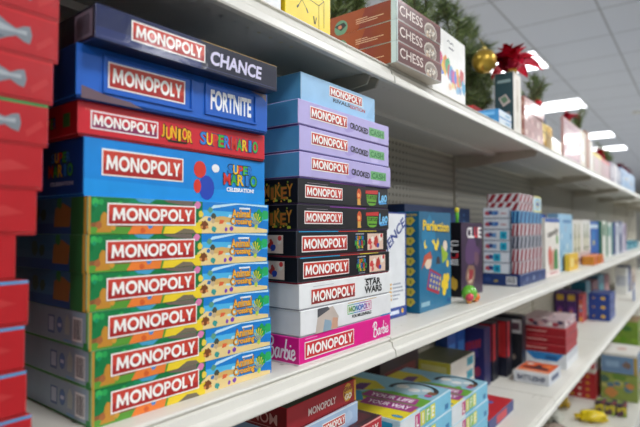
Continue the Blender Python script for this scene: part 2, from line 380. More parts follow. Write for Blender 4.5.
# back panels with uprights
pm = empty('back_panel', (0, 0, 0))
mb = MB()
for k, (za, zb) in enumerate(((.03, .62), (.622, 1.055), (1.057, 1.60))): mb.box(.016, 1.204, 0, .012, za, zb, '#ffffff', .001)
mb.build('pegboard', M['peg'], pm)
mb = MB(); mb.box(-.014, .014, -.006, .03, 0, 1.62, '#ffffff', .001); up = mb.build('upright', M['bracket'], pm)
mb = MB()
for k in range(40): mb.box(-.003, .003, -.0065, -.0055, .1+k*.037, .118+k*.037, '#3a3732', .0002)
mb.build('slots', M['tray'], up)
for i, sx in enumerate(SEC):
    r = pm if i == 0 else copy_tree(pm); r.location = (sx, YB+.006, 0)
    tag(r, f'cream punched steel back panel of the {Sname[i]} bay behind the goods', 'back panel', 'punched back panels of the shelf unit')

# ------------------------------------------------------------------ near stack: island-scene boxes
MZ, UZ, LZ, BZ = -.209, .315, -.64, -1.10
Q = .273; Q2 = .278
def rnd(a, b): return random.uniform(a, b)
def island(front_dark):
    h = .0404; B = Box(.268, .268, h, '#2f9a4a', {'left': '#44739c' if front_dark else '#93a9ba', 'top': '#62b9d8', 'right': '#3b9ad0'}, tray='#3f8f4c', edge='#8fb890')
    f = B.F('front'); g = random.Random(3)
    f.rect(.0, .0, .56, 1, '#177a42', 1)
    for k in range(26): f.blob(g.uniform(.01, .5), g.uniform(.45, .97), g.uniform(2.5, 5), g.choice(['#0f6d3a', '#2aa052', '#3cb25a', '#17804a', '#1a9060']), 1.2+.1*k, k, 9)
    f.rect(0, 0, .56, .30, '#5a9a38', 4); f.poly([(0, .30), (.10, .36), (.22, .27), (.22, .2), (0, .2)], '#8a5a35', 4.5)
    f.poly([(.035, .06), (.10, .06), (.088, .3), (.095, .52), (.065, .6), (.055, .5), (.05, .3)], '#c58a32', 5); f.blob(.045, .26, 4.2, '#a9663a', 5.2, 4); f.blob(.105, .2, 4, '#d79a3c', 5.4, 8)
    f.rect(0, 0, .012, 1, '#b8903a', 5.6)
    f.poly([(.17, 0), (.33, 0), (.34, .24), (.30, .34), (.2, .32)], '#ee8136', 5); f.blob(.275, .22, 3.6, '#4a8ac9', 5.3, 5); f.blob(.24, .1, 3.4, '#d8602c', 5.4, 6)
    f.poly([(.34, 0), (.55, 0), (.56, .4), (.5, .3), (.42, .26), (.35, .22)], '#efd02f', 5.2); f.poly([(.40, 0), (.52, 0), (.5, .13), (.45, .16)], '#7a6f5c', 5.4)
    f.poly([(.34, 1), (.5, 1), (.5, .84), (.42, .88), (.36, .93)], '#75695f', 5.3); f.poly([(.2, 1), (.3, 1), (.27, .86), (.22, .9)], '#4aa0c6', 5.3)
    f.blob(.525, .87, 5.5, '#dc7fb0', 5.5, 11); f.blob(.545, .6, 4.6, '#e7cf4a', 5.6, 12)
    # right half: sea, sky and sand
    f.rect(.555, 0, 1, 1, '#1b7fcf', 4); f.poly([(.555, .55), (1, .42), (1, .66), (.555, .74)], '#4fb4e4', 4.3); f.poly([(.60, .78), (.78, .96), (.99, .9), (.99, .97), (.76, 1), (.62, .9)], '#bfe3f2', 4.4)
    f.poly([(.535, 0), (.99, 0), (.99, .12), (.9, .2), (.76, .22), (.72, .34), (.66, .5), (.57, .55), (.53, .4)], '#ecd192', 4.6)
    f.poly([(.62, .36), (.73, .36), (.74, .5), (.68, .56), (.62, .52)], '#d9b26a', 4.9); f.poly([(.70, .3), (.76, .26), (.75, .6), (.72, .62)], '#bfe6ee', 4.8)
    f.blob(.565, .26, 6, '#7a4423', 6, 20); f.blob(.55, .2, 2.2, '#d98e52', 6.3, 21); f.blob(.582, .2, 2.2, '#d98e52', 6.3, 22); f.blob(.60, .75, 4.2, '#5f9d83', 6, 23); f.blob(.622, .55, 4.2, '#4b4f42', 6.2, 24); f.blob(.618, .4, 3.3, '#c9b08a', 6.4, 25)
    f.blob(.625, .14, 4, '#3d9c93', 6.1, 26); f.blob(.595, .45, 3, '#356fb0', 6.3, 27)
    f.blob(.70, .13, 3, '#8248b0', 6, 28); f.blob(.735, .15, 3.4, '#7a3fae', 6.1, 29); f.poly([(.655, .3), (.68, .32), (.69, .42), (.66, .44)], '#e0663c', 6)
    f.blob(.93, .58, 8.5, '#1fa04e', 5, 31, 12, 1.2); f.blob(.975, .62, 7.5, '#27ad63', 5.1, 32); f.blob(.905, .62, 5, '#147f4a', 5.2, 33)
    for k in range(7): a = math.pi*k/6; f.poly([(.905, .22), (.905+.035*math.cos(a)-.004, .42+.28*math.sin(a)), (.905+.035*math.cos(a)+.004, .42+.28*math.sin(a))], '#d9cf3a', 6+.1*k)
    f.blob(.905, .22, 3.6, '#b7d04a', 7, 34)
    for s in ('left',):
        e = B.F(s)
        if front_dark:
            e.rect(0, .55, 1, 1, '#356a92', 1); e.rect(0, 0, 1, .3, '#28508f', 1.1); e.blob(.55, .6, 9, '#39584f', 2, 41); e.blob(.62, .55, 8, '#2f4b3c', 2.1, 42); e.poly([(.72, .2), (.86, .2), (.87, .7), (.8, .86), (.73, .7)], '#9a6a34', 2.4); e.rect(.87, 0, .975, 1, '#2f6c3a', 2.5); e.rect(.975, 0, 1, 1, '#d9a63f', 2.6); e.blob(.77, .86, 7, '#2f7a3e', 2.7, 43)
        else:
            e.ell(.765, .52, 6.5, 9, '#4a6fa8', 2); e.ell(.765, .52, 5, 7.5, '#5b80b8', 2.1); e.rect(.75, .46, .78, .56, '#c9d4e4', 2.3)
            e.rect(.66, .25, .72, .75, '#56739f', 2); e.rect(.668, .32, .712, .7, '#b9c6d6', 2.2); e.rect(.06, .56, .26, .64, '#8fa0b4', 2); e.rect(.06, .40, .22, .47, '#8fa0b4', 2)
            e.poly([(.81, .3), (.85, .3), (.855, .65), (.83, .85), (.81, .65)], '#b0c0b8', 2); e.rect(.80, .1, .87, .17, '#78a6cf', 2)
            e.rect(.875, .18, .955, .82, '#e4e3e0', 2); x = .883
            for k in range(11): w = g.choice([.002, .004]); e.rect(x, .24, x+w, .76, '#4b4650', 2.4); x += .006
            e.rect(.985, 0, 1, 1, '#6aa83a', 3); e.rect(.965, 0, 1, .2, '#2a8a44', 3.1)
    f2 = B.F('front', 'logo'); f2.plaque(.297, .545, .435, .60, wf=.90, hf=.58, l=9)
    f3 = B.F('front', 'title')
    for t, yy, ww in (('Animal', .66, .125), ('Crossing', .37, .14)):
        f3.text(t, .80, yy, ww+.008, .33, '#8a4a1c', .07, 9, 0); f3.text(t, .80, yy, ww, .26, '#f2b03c', .04, 10)
    f3.rect(.775, .5, .825, .53, '#8a4a1c', 10); f3.rect(.785, .80, .86, .86, '#e8eef2', 9)
    return B.make()
IG = 'island-scene game boxes in the near stack'
lo = island(False); hi = island(True)
pos = ['lowest of the near stack, on the shelf', 'second from the bottom of the near stack', 'third from the bottom of the near stack', 'fourth from the bottom of the near stack', 'fifth from the bottom of the near stack', 'under the tall bright blue box of the near stack']
offs = [(.287, .511, -1.7), (.286, .510, -1.5), (.283, .511, -1.6), (.281, .512, -1.8), (.280, .512, -1.6), (.281, .512, -1.7)]
for i in range(6):
    (lo if i < 3 else hi).put(offs[i][:2], MZ+.0404*i, offs[i][2], f'green and blue beach-scene game box, {pos[i]}', group=IG)
z = MZ+.0404*6
MC = ['#2f7fd0', '#f0c21d', '#d8382c', '#49ad3c']
# tall blue box
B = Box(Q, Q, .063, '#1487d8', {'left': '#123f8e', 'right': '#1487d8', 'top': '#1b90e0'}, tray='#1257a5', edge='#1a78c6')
f = B.F('front'); f.poly([(0, 0), (1, 0), (1, .35), (.5, .25), (0, .30)], '#1a94e2', 1); f.rect(.0, .985, 1, 1, '#0f62b4', 2)
f.rect(.07, .83, .32, .845, '#8cc4ee', 2)
f.ell(.56, .66, 10, 11, '#d83a2c', 3); f.ell(.60, .30, 13, 16, '#2848b4', 3.2); f.ell(.545, .32, 6, 9, '#d83a2c', 3.4); f.ell(.655, .72, 6.5, 5.5, '#f0f0f0', 3.5)
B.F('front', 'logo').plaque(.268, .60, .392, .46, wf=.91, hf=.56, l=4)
f = B.F('front', 'title'); f.letters('SUPER', .82, .74, .17, .2, MC, .05, 5); f.letters('MARIO', .82, .52, .23, .24, ['#d8382c', '#49ad3c', '#f0c21d', '#2f7fd0', '#49ad3c'], .06, 7); f.text('CELEBRATION!', .82, .30, .19, .09, '#ffffff', .05, 6)
e = B.F('left'); e.letters('SUPER', .82, .70, .16, .18, MC, .05, 3); e.letters('MARIO', .82, .47, .2, .22, ['#d8382c', '#49ad3c', '#f0c21d', '#2f7fd0', '#49ad3c'], .06, 5); e.text('CELEBRATION!', .83, .24, .19, .07, '#cfd8ea', .03, 3); e.ell(.60, .45, 10, 20, '#7a2230', 2)
B.make().put((.279, .517), z, -.6, 'tall bright blue game box with balloon art, under the red box of the near stack'); z += .063
# red junior box
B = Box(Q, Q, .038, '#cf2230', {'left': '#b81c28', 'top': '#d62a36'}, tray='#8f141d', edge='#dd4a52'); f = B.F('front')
f.rect(0, .9, 1, .905, '#b51824', 1); g = random.Random(5)
for k in range(24): f.rect(.03+k*.012, .74, .034+k*.012, .80, '#e06a5e', 1)
B.F('front', 'logo').plaque(.20, .50, .30, .52, red='#c92a35', lo='#8c2a58', border='#f2e9ea', wf=.93, hf=.6, l=3)
f = B.F('front', 'title'); f.letters('JUNIOR', .445, .50, .17, .40, ['#f2b21d'], .05, 4, '#2a1a10', .06); f.rect(.40, .2, .50, .27, '#2a1a10', 3)
f.letters('SUPER', .665, .50, .18, .42, MC, .06, 5, '#23406a'); f.letters('MARIO', .855, .48, .18, .42, ['#d8382c', '#49ad3c', '#f0c21d', '#2f7fd0', '#49ad3c'], .06, 5, '#23406a')
e = B.F('left'); e.letters('SUPER', .76, .5, .12, .3, MC, .05, 3); e.rect(.88, .3, .94, .7, '#3a7a3c', 2)
B.make().put((.273, .519), z, -2.2, 'thin red game box between the tall bright blue box and the recessed royal blue box'); z += .038
# royal blue box with recessed panels
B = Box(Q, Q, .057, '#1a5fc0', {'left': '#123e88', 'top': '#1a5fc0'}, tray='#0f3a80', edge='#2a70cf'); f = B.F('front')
lidm = B.get('lid')
for a0, a1, b0, b1 in ((.115, .515, .22, .86), (.605, .905, .22, .86)):   # moulded window frames on the face
    for q in ((a0-.012, a1+.012, b1, b1+.05), (a0-.012, a1+.012, b0-.05, b0), (a0-.012, a0, b0, b1), (a1, a1+.012, b0, b1)):
        lidm.box(-Q/2+q[0]*Q, -Q/2+q[1]*Q, -Q/2-.0022, -Q/2, q[2]*.057, q[3]*.057, '#1a5fc0', .0004)
f.poly([(.02, 0), (.28, 0), (.22, .10), (.12, .14), (.02, .24)], '#6b5560', 1.5); f.poly([(.88, .98), (.99, .98), (.99, .8), (.96, .9)], '#8a7a80', 1.5)
B.F('front', 'logo').plaque(.305, .54, .36, .50, wf=.9, hf=.58, l=3)
f = B.F('front', 'title'); f.text('FORTNITE', .755, .54, .255, .46, '#f4f6fa', .05, 4)
B.make().put((.267, .512), z, -3.0, 'royal blue game box with recessed panels, under the topmost navy box of the near stack'); z += .057
# navy top box
B = Box(.264, Q, .0355, '#12152f', {'left': '#1e1b2e', 'top': '#15183a', 'bottom': '#15162c'}, tray=None, m='wrap', edge='#3a3f66'); f = B.F('front')
f.rect(0, 0, .5, 1, '#131f4c', 1); f.rect(0, .02, .5, .35, '#1a2a62', 1.2); f.rect(.02, .09, .98, .11, '#454a78', 1.6); f.rect(.5, .975, 1, 1, '#c9a25a', 2)
e = B.F('left'); e.rect(.84, .1, .98, .9, '#8d8090', 1); x = .86
for k in range(14): e.rect(x, .2, x+.004, .8, '#3c3444', 1.5); x += .007
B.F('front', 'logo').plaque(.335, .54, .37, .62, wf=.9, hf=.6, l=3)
B.F('front', 'title').text('CHANCE', .715, .50, .33, .50, '#d9d4ee', .034, 5, 0, .10)
B.make().put((.272, .485), z, -2.0, 'dark navy game box on top of the near stack, jutting over the blue box')

# ------------------------------------------------------------------ middle stack
SG = 'black logo game boxes in the middle stack'
def stroke_word(f, at, sc, wd, col, l=3):
    W = [[(.3, -.05), (.42, .5), (.55, 1.05)], [(.1, .78), (.45, 1.12), (.95, 1.08), (.98, .78), (.55, .55), (.98, .5), (1.1, .15), (.7, -.1), (.25, .02)],
         [(1.8, .5), (1.5, .52), (1.3, .25), (1.42, .0), (1.65, .1), (1.82, .52), (1.78, .1), (1.98, .04)], [(2.05, .03), (2.18, .5), (2.14, .3), (2.32, .5), (2.48, .44)],
         [(2.55, .05), (2.68, .6), (2.82, 1.08)], [(2.64, .3), (2.88, .52), (3.08, .3), (2.92, .0), (2.56, .06)], [(3.26, .5), (3.2, .12), (3.42, .04)], [(3.34, .72), (3.36, .78)],
         [(3.52, .24), (3.86, .34), (3.82, .53), (3.56, .46), (3.5, .1), (3.74, .0), (4.0, .16)]]
    for s in W: f.stroke(s, wd, col, l, sc if isinstance(sc, tuple) else (sc, sc), at)
z = MZ; h = .0405
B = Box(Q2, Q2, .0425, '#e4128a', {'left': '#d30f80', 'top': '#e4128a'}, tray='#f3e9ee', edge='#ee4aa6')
B.F('front', 'logo').plaque(.29, .50, .49, .62, red='#cf3038', lo='#cf3038', wf=.92, hf=.6, l=3)
f = B.F('front', 'title'); stroke_word(f, (.757, .24), (.0146, .0215), .0026, '#fbf1f6', 4)
B.F('front').rect(.05, .9, .16, .93, '#f3a0cf', 1)
f = B.F('left', 'side_title'); stroke_word(f, (.755, .20), (.0152, .027), .0030, '#f8e6f0', 4)
B.make().put((.603, .490), z, -.3, 'hot pink game box with white script, lowest of the middle stack'); z += .0425
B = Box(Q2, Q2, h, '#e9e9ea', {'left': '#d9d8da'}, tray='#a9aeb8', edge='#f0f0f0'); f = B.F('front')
f.poly([(.13, .02), (.34, .02), (.36, .5), (.3, .96), (.22, .9), (.15, .6)], '#c6b8ae', 1); f.poly([(.15, .62), (.27, .86), (.25, .98), (.15, .96)], '#55545a', 1.3); f.poly([(.2, .02), (.3, .02), (.28, .4), (.22, .5)], '#8fa7b8', 1.5); f.poly([(.28, .05), (.35, .05), (.35, .45), (.3, .5)], '#d2a288', 1.7)
f.rect(.46, .92, .80, .95, '#c9a94a', 1); f.rect(.86, .02, 1, .07, '#2a8fd0', 1)
f = B.F('front', 'logo'); cols = ['#7fae3c', '#3a9a6a', '#2f86b8', '#4a5fc0', '#3a78c8', '#8a4ab8', '#b8489a', '#d85a9a']
x0, x1, y0, y1 = .455, .735, .46, .86
for a, c in ((0, '#4db38a'), (1, '#3f8fd0'), (2, '#9a58c0'), (3, '#d85a9a')):
    xa = x0+(x1-x0)*a/4; xb = x0+(x1-x0)*(a+1)/4; f.rect(xa, y1-.035, xb, y1, c, 3); f.rect(xa, y0, xb, y0+.035, c, 3)
f.rect(x0, y0, x0+.006, y1, '#7fc04a', 3.2); f.rect(x1-.006, y0, x1, y1, '#d85a9a', 3.2)
f.word(.595, .66, .25, .24, '#3a78c8', 4, 0, cols)
B.F('front', 'title').text('FOR MILLENNIALS', .62, .34, .23, .14, '#1e1e22', .05, 3)
B.make().put((.604, .488), z, .0, 'off-white game box with rainbow lettering, on the hot pink box'); z += h
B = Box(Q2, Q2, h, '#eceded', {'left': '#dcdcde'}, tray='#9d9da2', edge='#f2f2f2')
B.F('front', 'logo').plaque(.325, .46, .455, .64, red='#c63a30', lo='#8e2a28', border='#f0eeec', wf=.93, hf=.62, l=3)
f = B.F('front', 'title'); f.text('STAR', .77, .69, .19, .30, '#151515', .09, 4); f.text('WARS', .77, .36, .22, .32, '#151515', .09, 4); f.rect(.66, .82, .80, .86, '#151515', 4.3)
B.F('front').rect(.12, .84, .32, .86, '#b9b9bc', 1)
B.make().put((.602, .489), z, -.2, 'white game box with heavy black lettering, under the black boxes'); z += h
def bros():
    B = Box(Q2, Q2, h, '#15141a', {'left': '#131218'}, tray='#7a1f2c', edge='#3a3942'); f = B.F('front')
    f.rect(.02, .955, .4, .99, '#2c9fd0', 1); f.rect(.4, .955, .62, .99, '#c83a30', 1); f.rect(.62, .955, .85, .99, '#d8c22c', 1)
    f.rect(.735, .12, .94, .86, '#e3c4ae', 2); f.blob(.765, .48, 7, '#d63a3a', 2.3, 2); f.blob(.80, .6, 6, '#f0e6dc', 2.4, 3); f.blob(.845, .5, 9, '#c03a30', 2.5, 4, 14, 1.2); f.blob(.87, .3, 5, '#2e4aa8', 2.7, 5); f.blob(.9, .66, 7, '#e6e0d8', 2.8, 6); f.ell(.915, .76, 4, 4, '#d63a3a', 2.9); f.blob(.775, .25, 5, '#d65a5a', 3, 7)
    e = B.F('left'); e.rect(.77, .14, .905, .84, '#d8c0b0', 1); e.blob(.81, .5, 8, '#c03a30', 1.4, 4); e.blob(.83, .34, 6, '#2e4aa8', 1.6, 5); e.blob(.875, .6, 5, '#d9d2c8', 1.7, 6); e.ell(.88, .72, 4, 4, '#d63a3a', 1.9); e.blob(.79, .6, 5, '#eadfd6', 1.8, 8)
    B.F('front', 'logo').plaque(.27, .50, .45, .62, wf=.92, hf=.6, l=3)
    f = B.F('front', 'title'); f.letters('SUPER', .64, .66, .1, .2, MC, .05, 5, '#20305a'); f.letters('MARIO', .64, .46, .12, .22, ['#49ad3c', '#f0c21d', '#2f7fd0', '#d8382c', '#49ad3c'], .06, 6, '#20305a'); f.letters('BROS', .64, .29, .08, .14, ['#49ad3c', '#f0c21d'], .05, 5, '#20305a'); f.rect(.59, .83, .69, .87, '#b8b8c0', 3); f.rect(.61, .12, .68, .16, '#8888a0', 3)
    return B.make()
bb = bros()
bb.put((.599, .490), z, -.4, 'black game box with a picture panel, on the white box with heavy black lettering', group=SG); z += h
bb.put((.597, .491), z, .1, 'black game box with a picture panel, under the two black boxes with colourful emblems', group=SG); z += h
def ninja():
    B = Box(Q2, Q2, h, '#161519', {'left': '#131216'}, tray='#3c2c4c', edge='#3c3a40'); f = B.F('front')
    f.rect(.30, .955, .7, .99, '#8a3aa0', 1); f.rect(.08, .84, .28, .86, '#8a8088', 1)
    f.ell(.62, .58, 7, 11, '#e0692c', 2); f.blob(.62, .72, 5, '#c84a22', 2.4, 4); f.poly([(.60, .12), (.64, .12), (.635, .4), (.60, .4)], '#d9a24a', 2.2); f.blob(.615, .56, 4, '#f0b070', 2.6, 6)
    f.poly([(.71, .62), (.85, .62), (.83, .2), (.80, .14), (.75, .14), (.72, .25)], '#6aa82e', 2); f.poly([(.70, .8), (.86, .86), (.86, .68), (.70, .66)], '#c8302c', 2.2); f.text('TURTLES', .78, .50, .125, .16, '#1f3a14', .05, 3); f.rect(.73, .25, .83, .31, '#1f3a14', 2.6)
    e = B.F('left'); e.blob(.85, .5, 17, '#3c4420', .8, 3, 14, .8)
    e.letters('MIKEY', .855, .5, .215, .46, ['#b8742a', '#a86226'], .06, 4, '#4f5c1e', .1)
    g = random.Random(9)
    for k in range(16): e.blob(g.uniform(.74, .97), g.choice([g.uniform(.12, .26), g.uniform(.74, .88)]), g.uniform(1.5, 3), g.choice(['#a8b03a', '#7f9a34', '#d98a30']), 3, k, 8)
    B.F('front', 'logo').plaque(.245, .52, .37, .50, wf=.92, hf=.62, l=3)
    f = B.F('front', 'title'); f.text('Leo', .925, .56, .115, .50, '#7cc4ee', .09, 4, 6, .15, '#2a6ab0', .05); f.poly([(.88, .2), (.98, .26), (.97, .34), (.87, .28)], '#4a9ad8', 3)
    return B.make()
nb = ninja()
nb.put((.598, .490), z, -.3, 'black game box with orange, green and blue emblems, under its twin', group=SG); z += h
nb.put((.601, .491), z, .2, 'black game box with orange, green and blue emblems, directly under the lilac boxes', group=SG); z += h
def lilac():
    B = Box(Q2, Q2, h, '#b8addf', {'left': '#569ed2', 'top': '#9fc4e6'}, tray='#5a4a86', edge='#c5b4e4'); f = B.F('front')
    f.blob(.5, .4, 16, '#a99bd6', 1, 2, 12, .6); f.blob(.2, .75, 15, '#c6bce8', 1.1, 3, 12, .5); f.blob(.8, .3, 17, '#c4b9e6', 1.2, 4, 12, .5)
    e = B.F('left'); e.blob(.3, .4, 22, '#3f86c0', 1, 5, 10, .7); e.blob(.72, .55, 20, '#5aa2d4', 1.1, 6, 10, .7)
    B.F('front', 'logo').plaque(.29, .60, .375, .50, wf=.93, hf=.64, l=3)
    f = B.F('front', 'title'); f.text('CROOKED', .615, .50, .215, .27, '#26222e', .034, 4, -3); f.rect(.735, .32, .935, .70, '#6cae6e', 3); f.letters('CASH', .835, .50, .17, .26, ['#2e7a3c'], .06, 4, None)
    return B.make()
lb = lilac(); LB = 'lilac and blue game boxes in the middle stack'
for k, t in enumerate(('lowest of the three lilac boxes, on the black ones', 'middle one of the three lilac boxes', 'topmost of three, under the pale blue box')):
    lb.put((.602+[0, .001, -.001][k], .489+.001*k), z, [-.5, .2, -.3][k], f'lilac game box with blue side, {t}', group=LB); z += h
B = Box(.224, .20, .05, '#9cc6e8', {'left': '#5fa4d2', 'top': '#9cc6e8'}, tray='#5888b0', edge='#b4d6ee'); f = B.F('front')
f.blob(.75, .6, 20, '#aed2ee', 1, 3, 12, .7); f.poly([(.86, .2), (.99, .9), (.99, .2)], '#8fbce0', 1.2); B.F('left').blob(.5, .6, 30, '#75b2dc', 1, 4, 10, .4)
B.F('front', 'logo').plaque(.565, .70, .46, .36, wf=.93, hf=.64, l=3)
f = B.F('front', 'title'); f.text('RIVALS', .50, .42, .23, .13, '#20242c', .018, 3); f.text('EDITION', .73, .40, .22, .13, '#c8443f', .018, 3)
B.make().put((.625, .505), z, -.5, 'small pale blue game box on top of the middle stack')

# ------------------------------------------------------------------ red boxes at the left edge
def redbox(token, rim, k):
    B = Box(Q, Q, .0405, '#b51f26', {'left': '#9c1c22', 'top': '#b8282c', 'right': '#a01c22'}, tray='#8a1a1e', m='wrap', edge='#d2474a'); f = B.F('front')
    f.rect(0, .93, 1, 1, rim, 1); f.rect(0, 0, 1, .06, '#a81f24', 1)
    if token:
        pt = B.F('front', 'picture')
        pt.poly([(.70, .22), (.80, .20), (.835, .34), (.862, .42), (.885, .33), (.905, .30), (.912, .5), (.905, .70), (.885, .67), (.862, .58), (.835, .66), (.80, .80), (.70, .78)], '#7f868d', 2)
        pt.poly([(.72, .45), (.80, .46), (.86, .49), (.895, .48), (.895, .58), (.86, .55), (.80, .64), (.72, .66)], '#aab0b6', 2.4); pt.poly([(.74, .24), (.80, .24), (.83, .36), (.78, .34)], '#555c64', 2.6)
        f.poly([(.93, .2), (.985, .5), (.975, .62), (.925, .34)], '#bf3436', 1.5)  # sliver of shrink-wrap glare painted into the red front
    else:
        f.poly([(.80, .3), (.96, .5), (.9, .66), (.78, .5)], '#c03638', 1.5)  # lighter red patch: glare on the wrap, put in as colour
    f.text('CLASSIC', .35, .5, .4, .36, '#f0dcc8', .04, 3) if False else None
    return B.make()
R1 = redbox(True, '#c6282c', 1); R2 = redbox(False, '#4f97c8', 2); R3 = redbox(True, '#3f8a4a', 3); R4 = redbox(False, '#b51f26', 4)
us = [36, 30.5, 28, 31, 18, 37.5, 43, 48, 52.5, 57.4, 58]
kind = [R2, R2, R2, R2, R4, R4, R4, R3, R1, R1, R1]
nth = ['lowest', 'second', 'third', 'fourth', 'fifth', 'sixth', 'seventh', 'eighth', 'ninth', 'tenth', 'topmost']
how = {18: ', pushed furthest left'}
for i, u in enumerate(us):
    xr = .2228+(u-40)/1131; B = kind[i]
    lbl = f'{nth[i]} red game box' + (' from the bottom' if 0 < i < 10 else '') + ' at the left edge' + (', with grey token picture' if B in (R1, R3) else (', pushed furthest left' if u == 18 else (', blue-rimmed' if B is R2 else ', plain front')))
    yw = [-.5, .4, -.3, .3, 0, -.4, .2, -.2, .3, -.3, .1][i]
    B.put((xr-Q*math.cos(math.radians(yw)), .49-Q*math.sin(math.radians(yw))), MZ+.0405*i, yw, lbl, group='red game boxes at the left edge')
# ------------------------------------------------------------------ generic printed boxes
def gb(w, d, h, col, draw=None, sides={}, tray=None, m='card', name='game_box', body='lid', edge=None):
    B = Box(w, d, h, col, sides, tray, m, name=name, body=body, edge=edge)
    if draw: draw(B)
    return B.make()

# ---- middle shelf, right of the middle stack
def seq(B):
    f = B.F('front'); f.rect(0, 0, 1, 1, '#25418f', 1); f.rect(.02, .10, .965, .985, '#eef0f2', 2); f.rect(.02, .012, .965, .10, '#2b4a9c', 2)
    for k in range(5): f.rect(.60, .17+.035*k, .66, .19+.035*k, '#e3b14a', 3); f.rect(.68, .172+.035*k, [.80, .84, .92, .90, .86][k], .186+.035*k, '#a8aebc', 3)
    f.ell(.90, .055, 6, 6, '#e9b53f', 3); f.rect(.60, .035, .82, .07, '#dfe6f4', 3)
    t = B.F('front', 'title'); t.text('SEQUENCE', .585, .68, .92, .115, '#27408f', .03, 4, 36)
gb(.212, .055, .246, '#25418f', seq, {'right': '#25418f', 'top': '#25418f'}).put((.905, .578), MZ, -.8, 'tall white game box with navy border and slanted navy lettering, beside the middle stack')
def perf(B):
    f = B.F('front'); f.poly([(0, 0), (1, 0), (1, .5), (0, .7)], '#1a6f96', 1); f.blob(.3, .75, 45, '#1f7ca6', 1.2, 3, 12, 1.2)
    for x, y, r in ((.18, .67, 10), (.88, .45, 9)): f.ell(x, y, r, r*1.1, '#efcf3a', 2)
    f.ell(.21, .69, 8, 9, '#1f7ca6', 2.2); f.poly([(.36, .70), (.44, .72), (.50, .66), (.56, .73), (.60, .68), (.53, .60), (.46, .61), (.44, .66)], '#efcf3a', 2)
    f.poly([(.20, .22), (.58, .14), (.66, .34), (.30, .43)], '#b02a3c', 3); f.poly([(.24, .24), (.56, .175), (.62, .33), (.32, .40)], '#4a5aa8', 3.2)
    for i in range(4):
        for j in range(3): f.blob(.31+.09*i+.025*j, .25-.018*i+.052*j, 5, '#e8d05a', 3.5+.02*i, i+j, 8)
    for a, b in ((.78, .30), (.72, .24), (.84, .22), (.76, .16), (.88, .30), (.80, .22)): f.ell(a, b, 12, 12, '#f0cd33', 4+a*.3)
    f.ell(.25, .50, 22, 20, '#e6cdb4', 3.4); f.poly([(.05, .42), (.14, .56), (.32, .60), (.38, .52), (.22, .52)], '#c2553a', 3.8); f.ell(.80, .64, 15, 16, '#e8d2bc', 3.4); f.poly([(.66, .66), (.78, .60), (.9, .56), (.86, .50), (.70, .46)], '#9ab82f', 3.6); f.poly([(.5, .46), (.64, .46), (.6, .54), (.52, .53)], '#3c3038', 3.7)
    f.rect(.05, .055, .3, .10, '#8fb8c8', 3); f.ell(.9, .06, 9, 6, '#1d4a8a', 3)
    t = B.F('front', 'title'); t.text('Perfection', .52, .85, .84, .115, '#201a10', .034, 4, -2); t.text('Perfection', .515, .855, .83, .105, '#f4cf2f', .03, 6, -2)
    e = B.F('left')
    for k in range(9):
        y = .08+.1*k; e.poly([(.30, y), (.62, y-.02), (.82, y+.03), (.70, y+.065), (.40, y+.06)], '#c9b84a', 2); e.ell(.6, y+.025, 2.6, 4.5, '#8a8a3a', 2.4)
    e.text('PERFECTION', .55, .965, .7, .02, '#d9b83a', .03, 2)
gb(.203, .060, .250, '#176488', perf, {'left': '#0f5d80', 'top': '#1a6a8c'}).put((1.148, .556), MZ, 1.0, 'tall teal game box with yellow lettering and shape pieces, beside the white slanted-lettering box')
def clue(B):
    f = B.F('front'); f.rect(0, 0, 1, 1, '#3a2440', 1); f.blob(.5, .6, 60, '#5a3a66', 1.2, 2, 12, .8); f.blob(.4, .25, 40, '#8a6a58', 1.4, 5); f.blob(.4, .25, 22, '#cdb49a', 1.6, 6); f.poly([(.3, .2), (.5, .22), (.55, .34), (.35, .36)], '#9a2430', 1.9); f.blob(.7, .5, 25, '#6f4c5e', 1.5, 8); f.blob(.75, .75, 20, '#2c1b34', 1.6, 9)
    t = B.F('front', 'title'); t.letters('CLUE', .60, .86, .70, .15, ['#f3f0ee', '#f3f0ee', '#ee3a44', '#f3f0ee'], .05, 4, '#301828')
    e = B.F('left', 'side_title'); e.text('CLUE', .5, .60, .34*4.6, .4*.25, '#f1eeee', .03, 3, 90) if False else None
    for k, (c, col) in enumerate(zip('CLUE', ('#f1eeee', '#f1eeee', '#d02a35', '#f1eeee'))): B.F('left', 'side_title').text(c, .52, .72-.085*k, .62, .07, col, .03, 3)
    B.F('left').blob(.5, .18, 16, '#c9a23a', 1.5, 3, 10, 1.3)
gb(.172, .050, .226, '#17141c', clue, {'left': '#141218', 'top': '#2a1f30'}).put((1.492, .585), MZ, -1.5, 'tall purple-brown mystery game box with black side, beside the teal box')
mb = MB(); mb.box(-.005, .005, -.004, .004, 0, .004, '#58b83a'); mb.tube([(0, 0, .004), (.001, 0, .018), (-.002, 0, .03)], .005, '#6fca3c', 8, .006); mb.ball((-.002, 0, .038), .008, '#e8d63a', 10)
tg = mb.build('shelf_tag', M['plastic'], None, True); tg.location = (1.512, .605, MZ+.226+CZ); tag(tg, 'small lime and yellow clip standing on top of the purple-brown mystery box', 'clip')
toy = empty('toy_figure', (1.405, .528, MZ+CZ)); mb = MB(); mb.ball((0, 0, .026), .026, '#6fb83a', 16, (1.1, .8, .9)); mb.build('body', M['plastic'], toy, True)
mb = MB(); mb.ball((.022, -.008, .014), .014, '#e8823a', 12, (1.2, 1, 1)); mb.build('belly', M['plastic'], toy, True)
mb = MB(); mb.ball((-.02, -.008, .018), .012, '#d8485a', 12); mb.build('face', M['plastic'], toy, True)
for sx in (-.018, .02):
    mb = MB(); mb.ball((sx, -.006, .006), .008, '#e8a04a', 10, (1.2, 1, .75)); mb.build('foot', M['plastic'], toy, True)
tag(toy, 'little green and orange rounded toy on the shelf in front of the mystery box', 'toy')
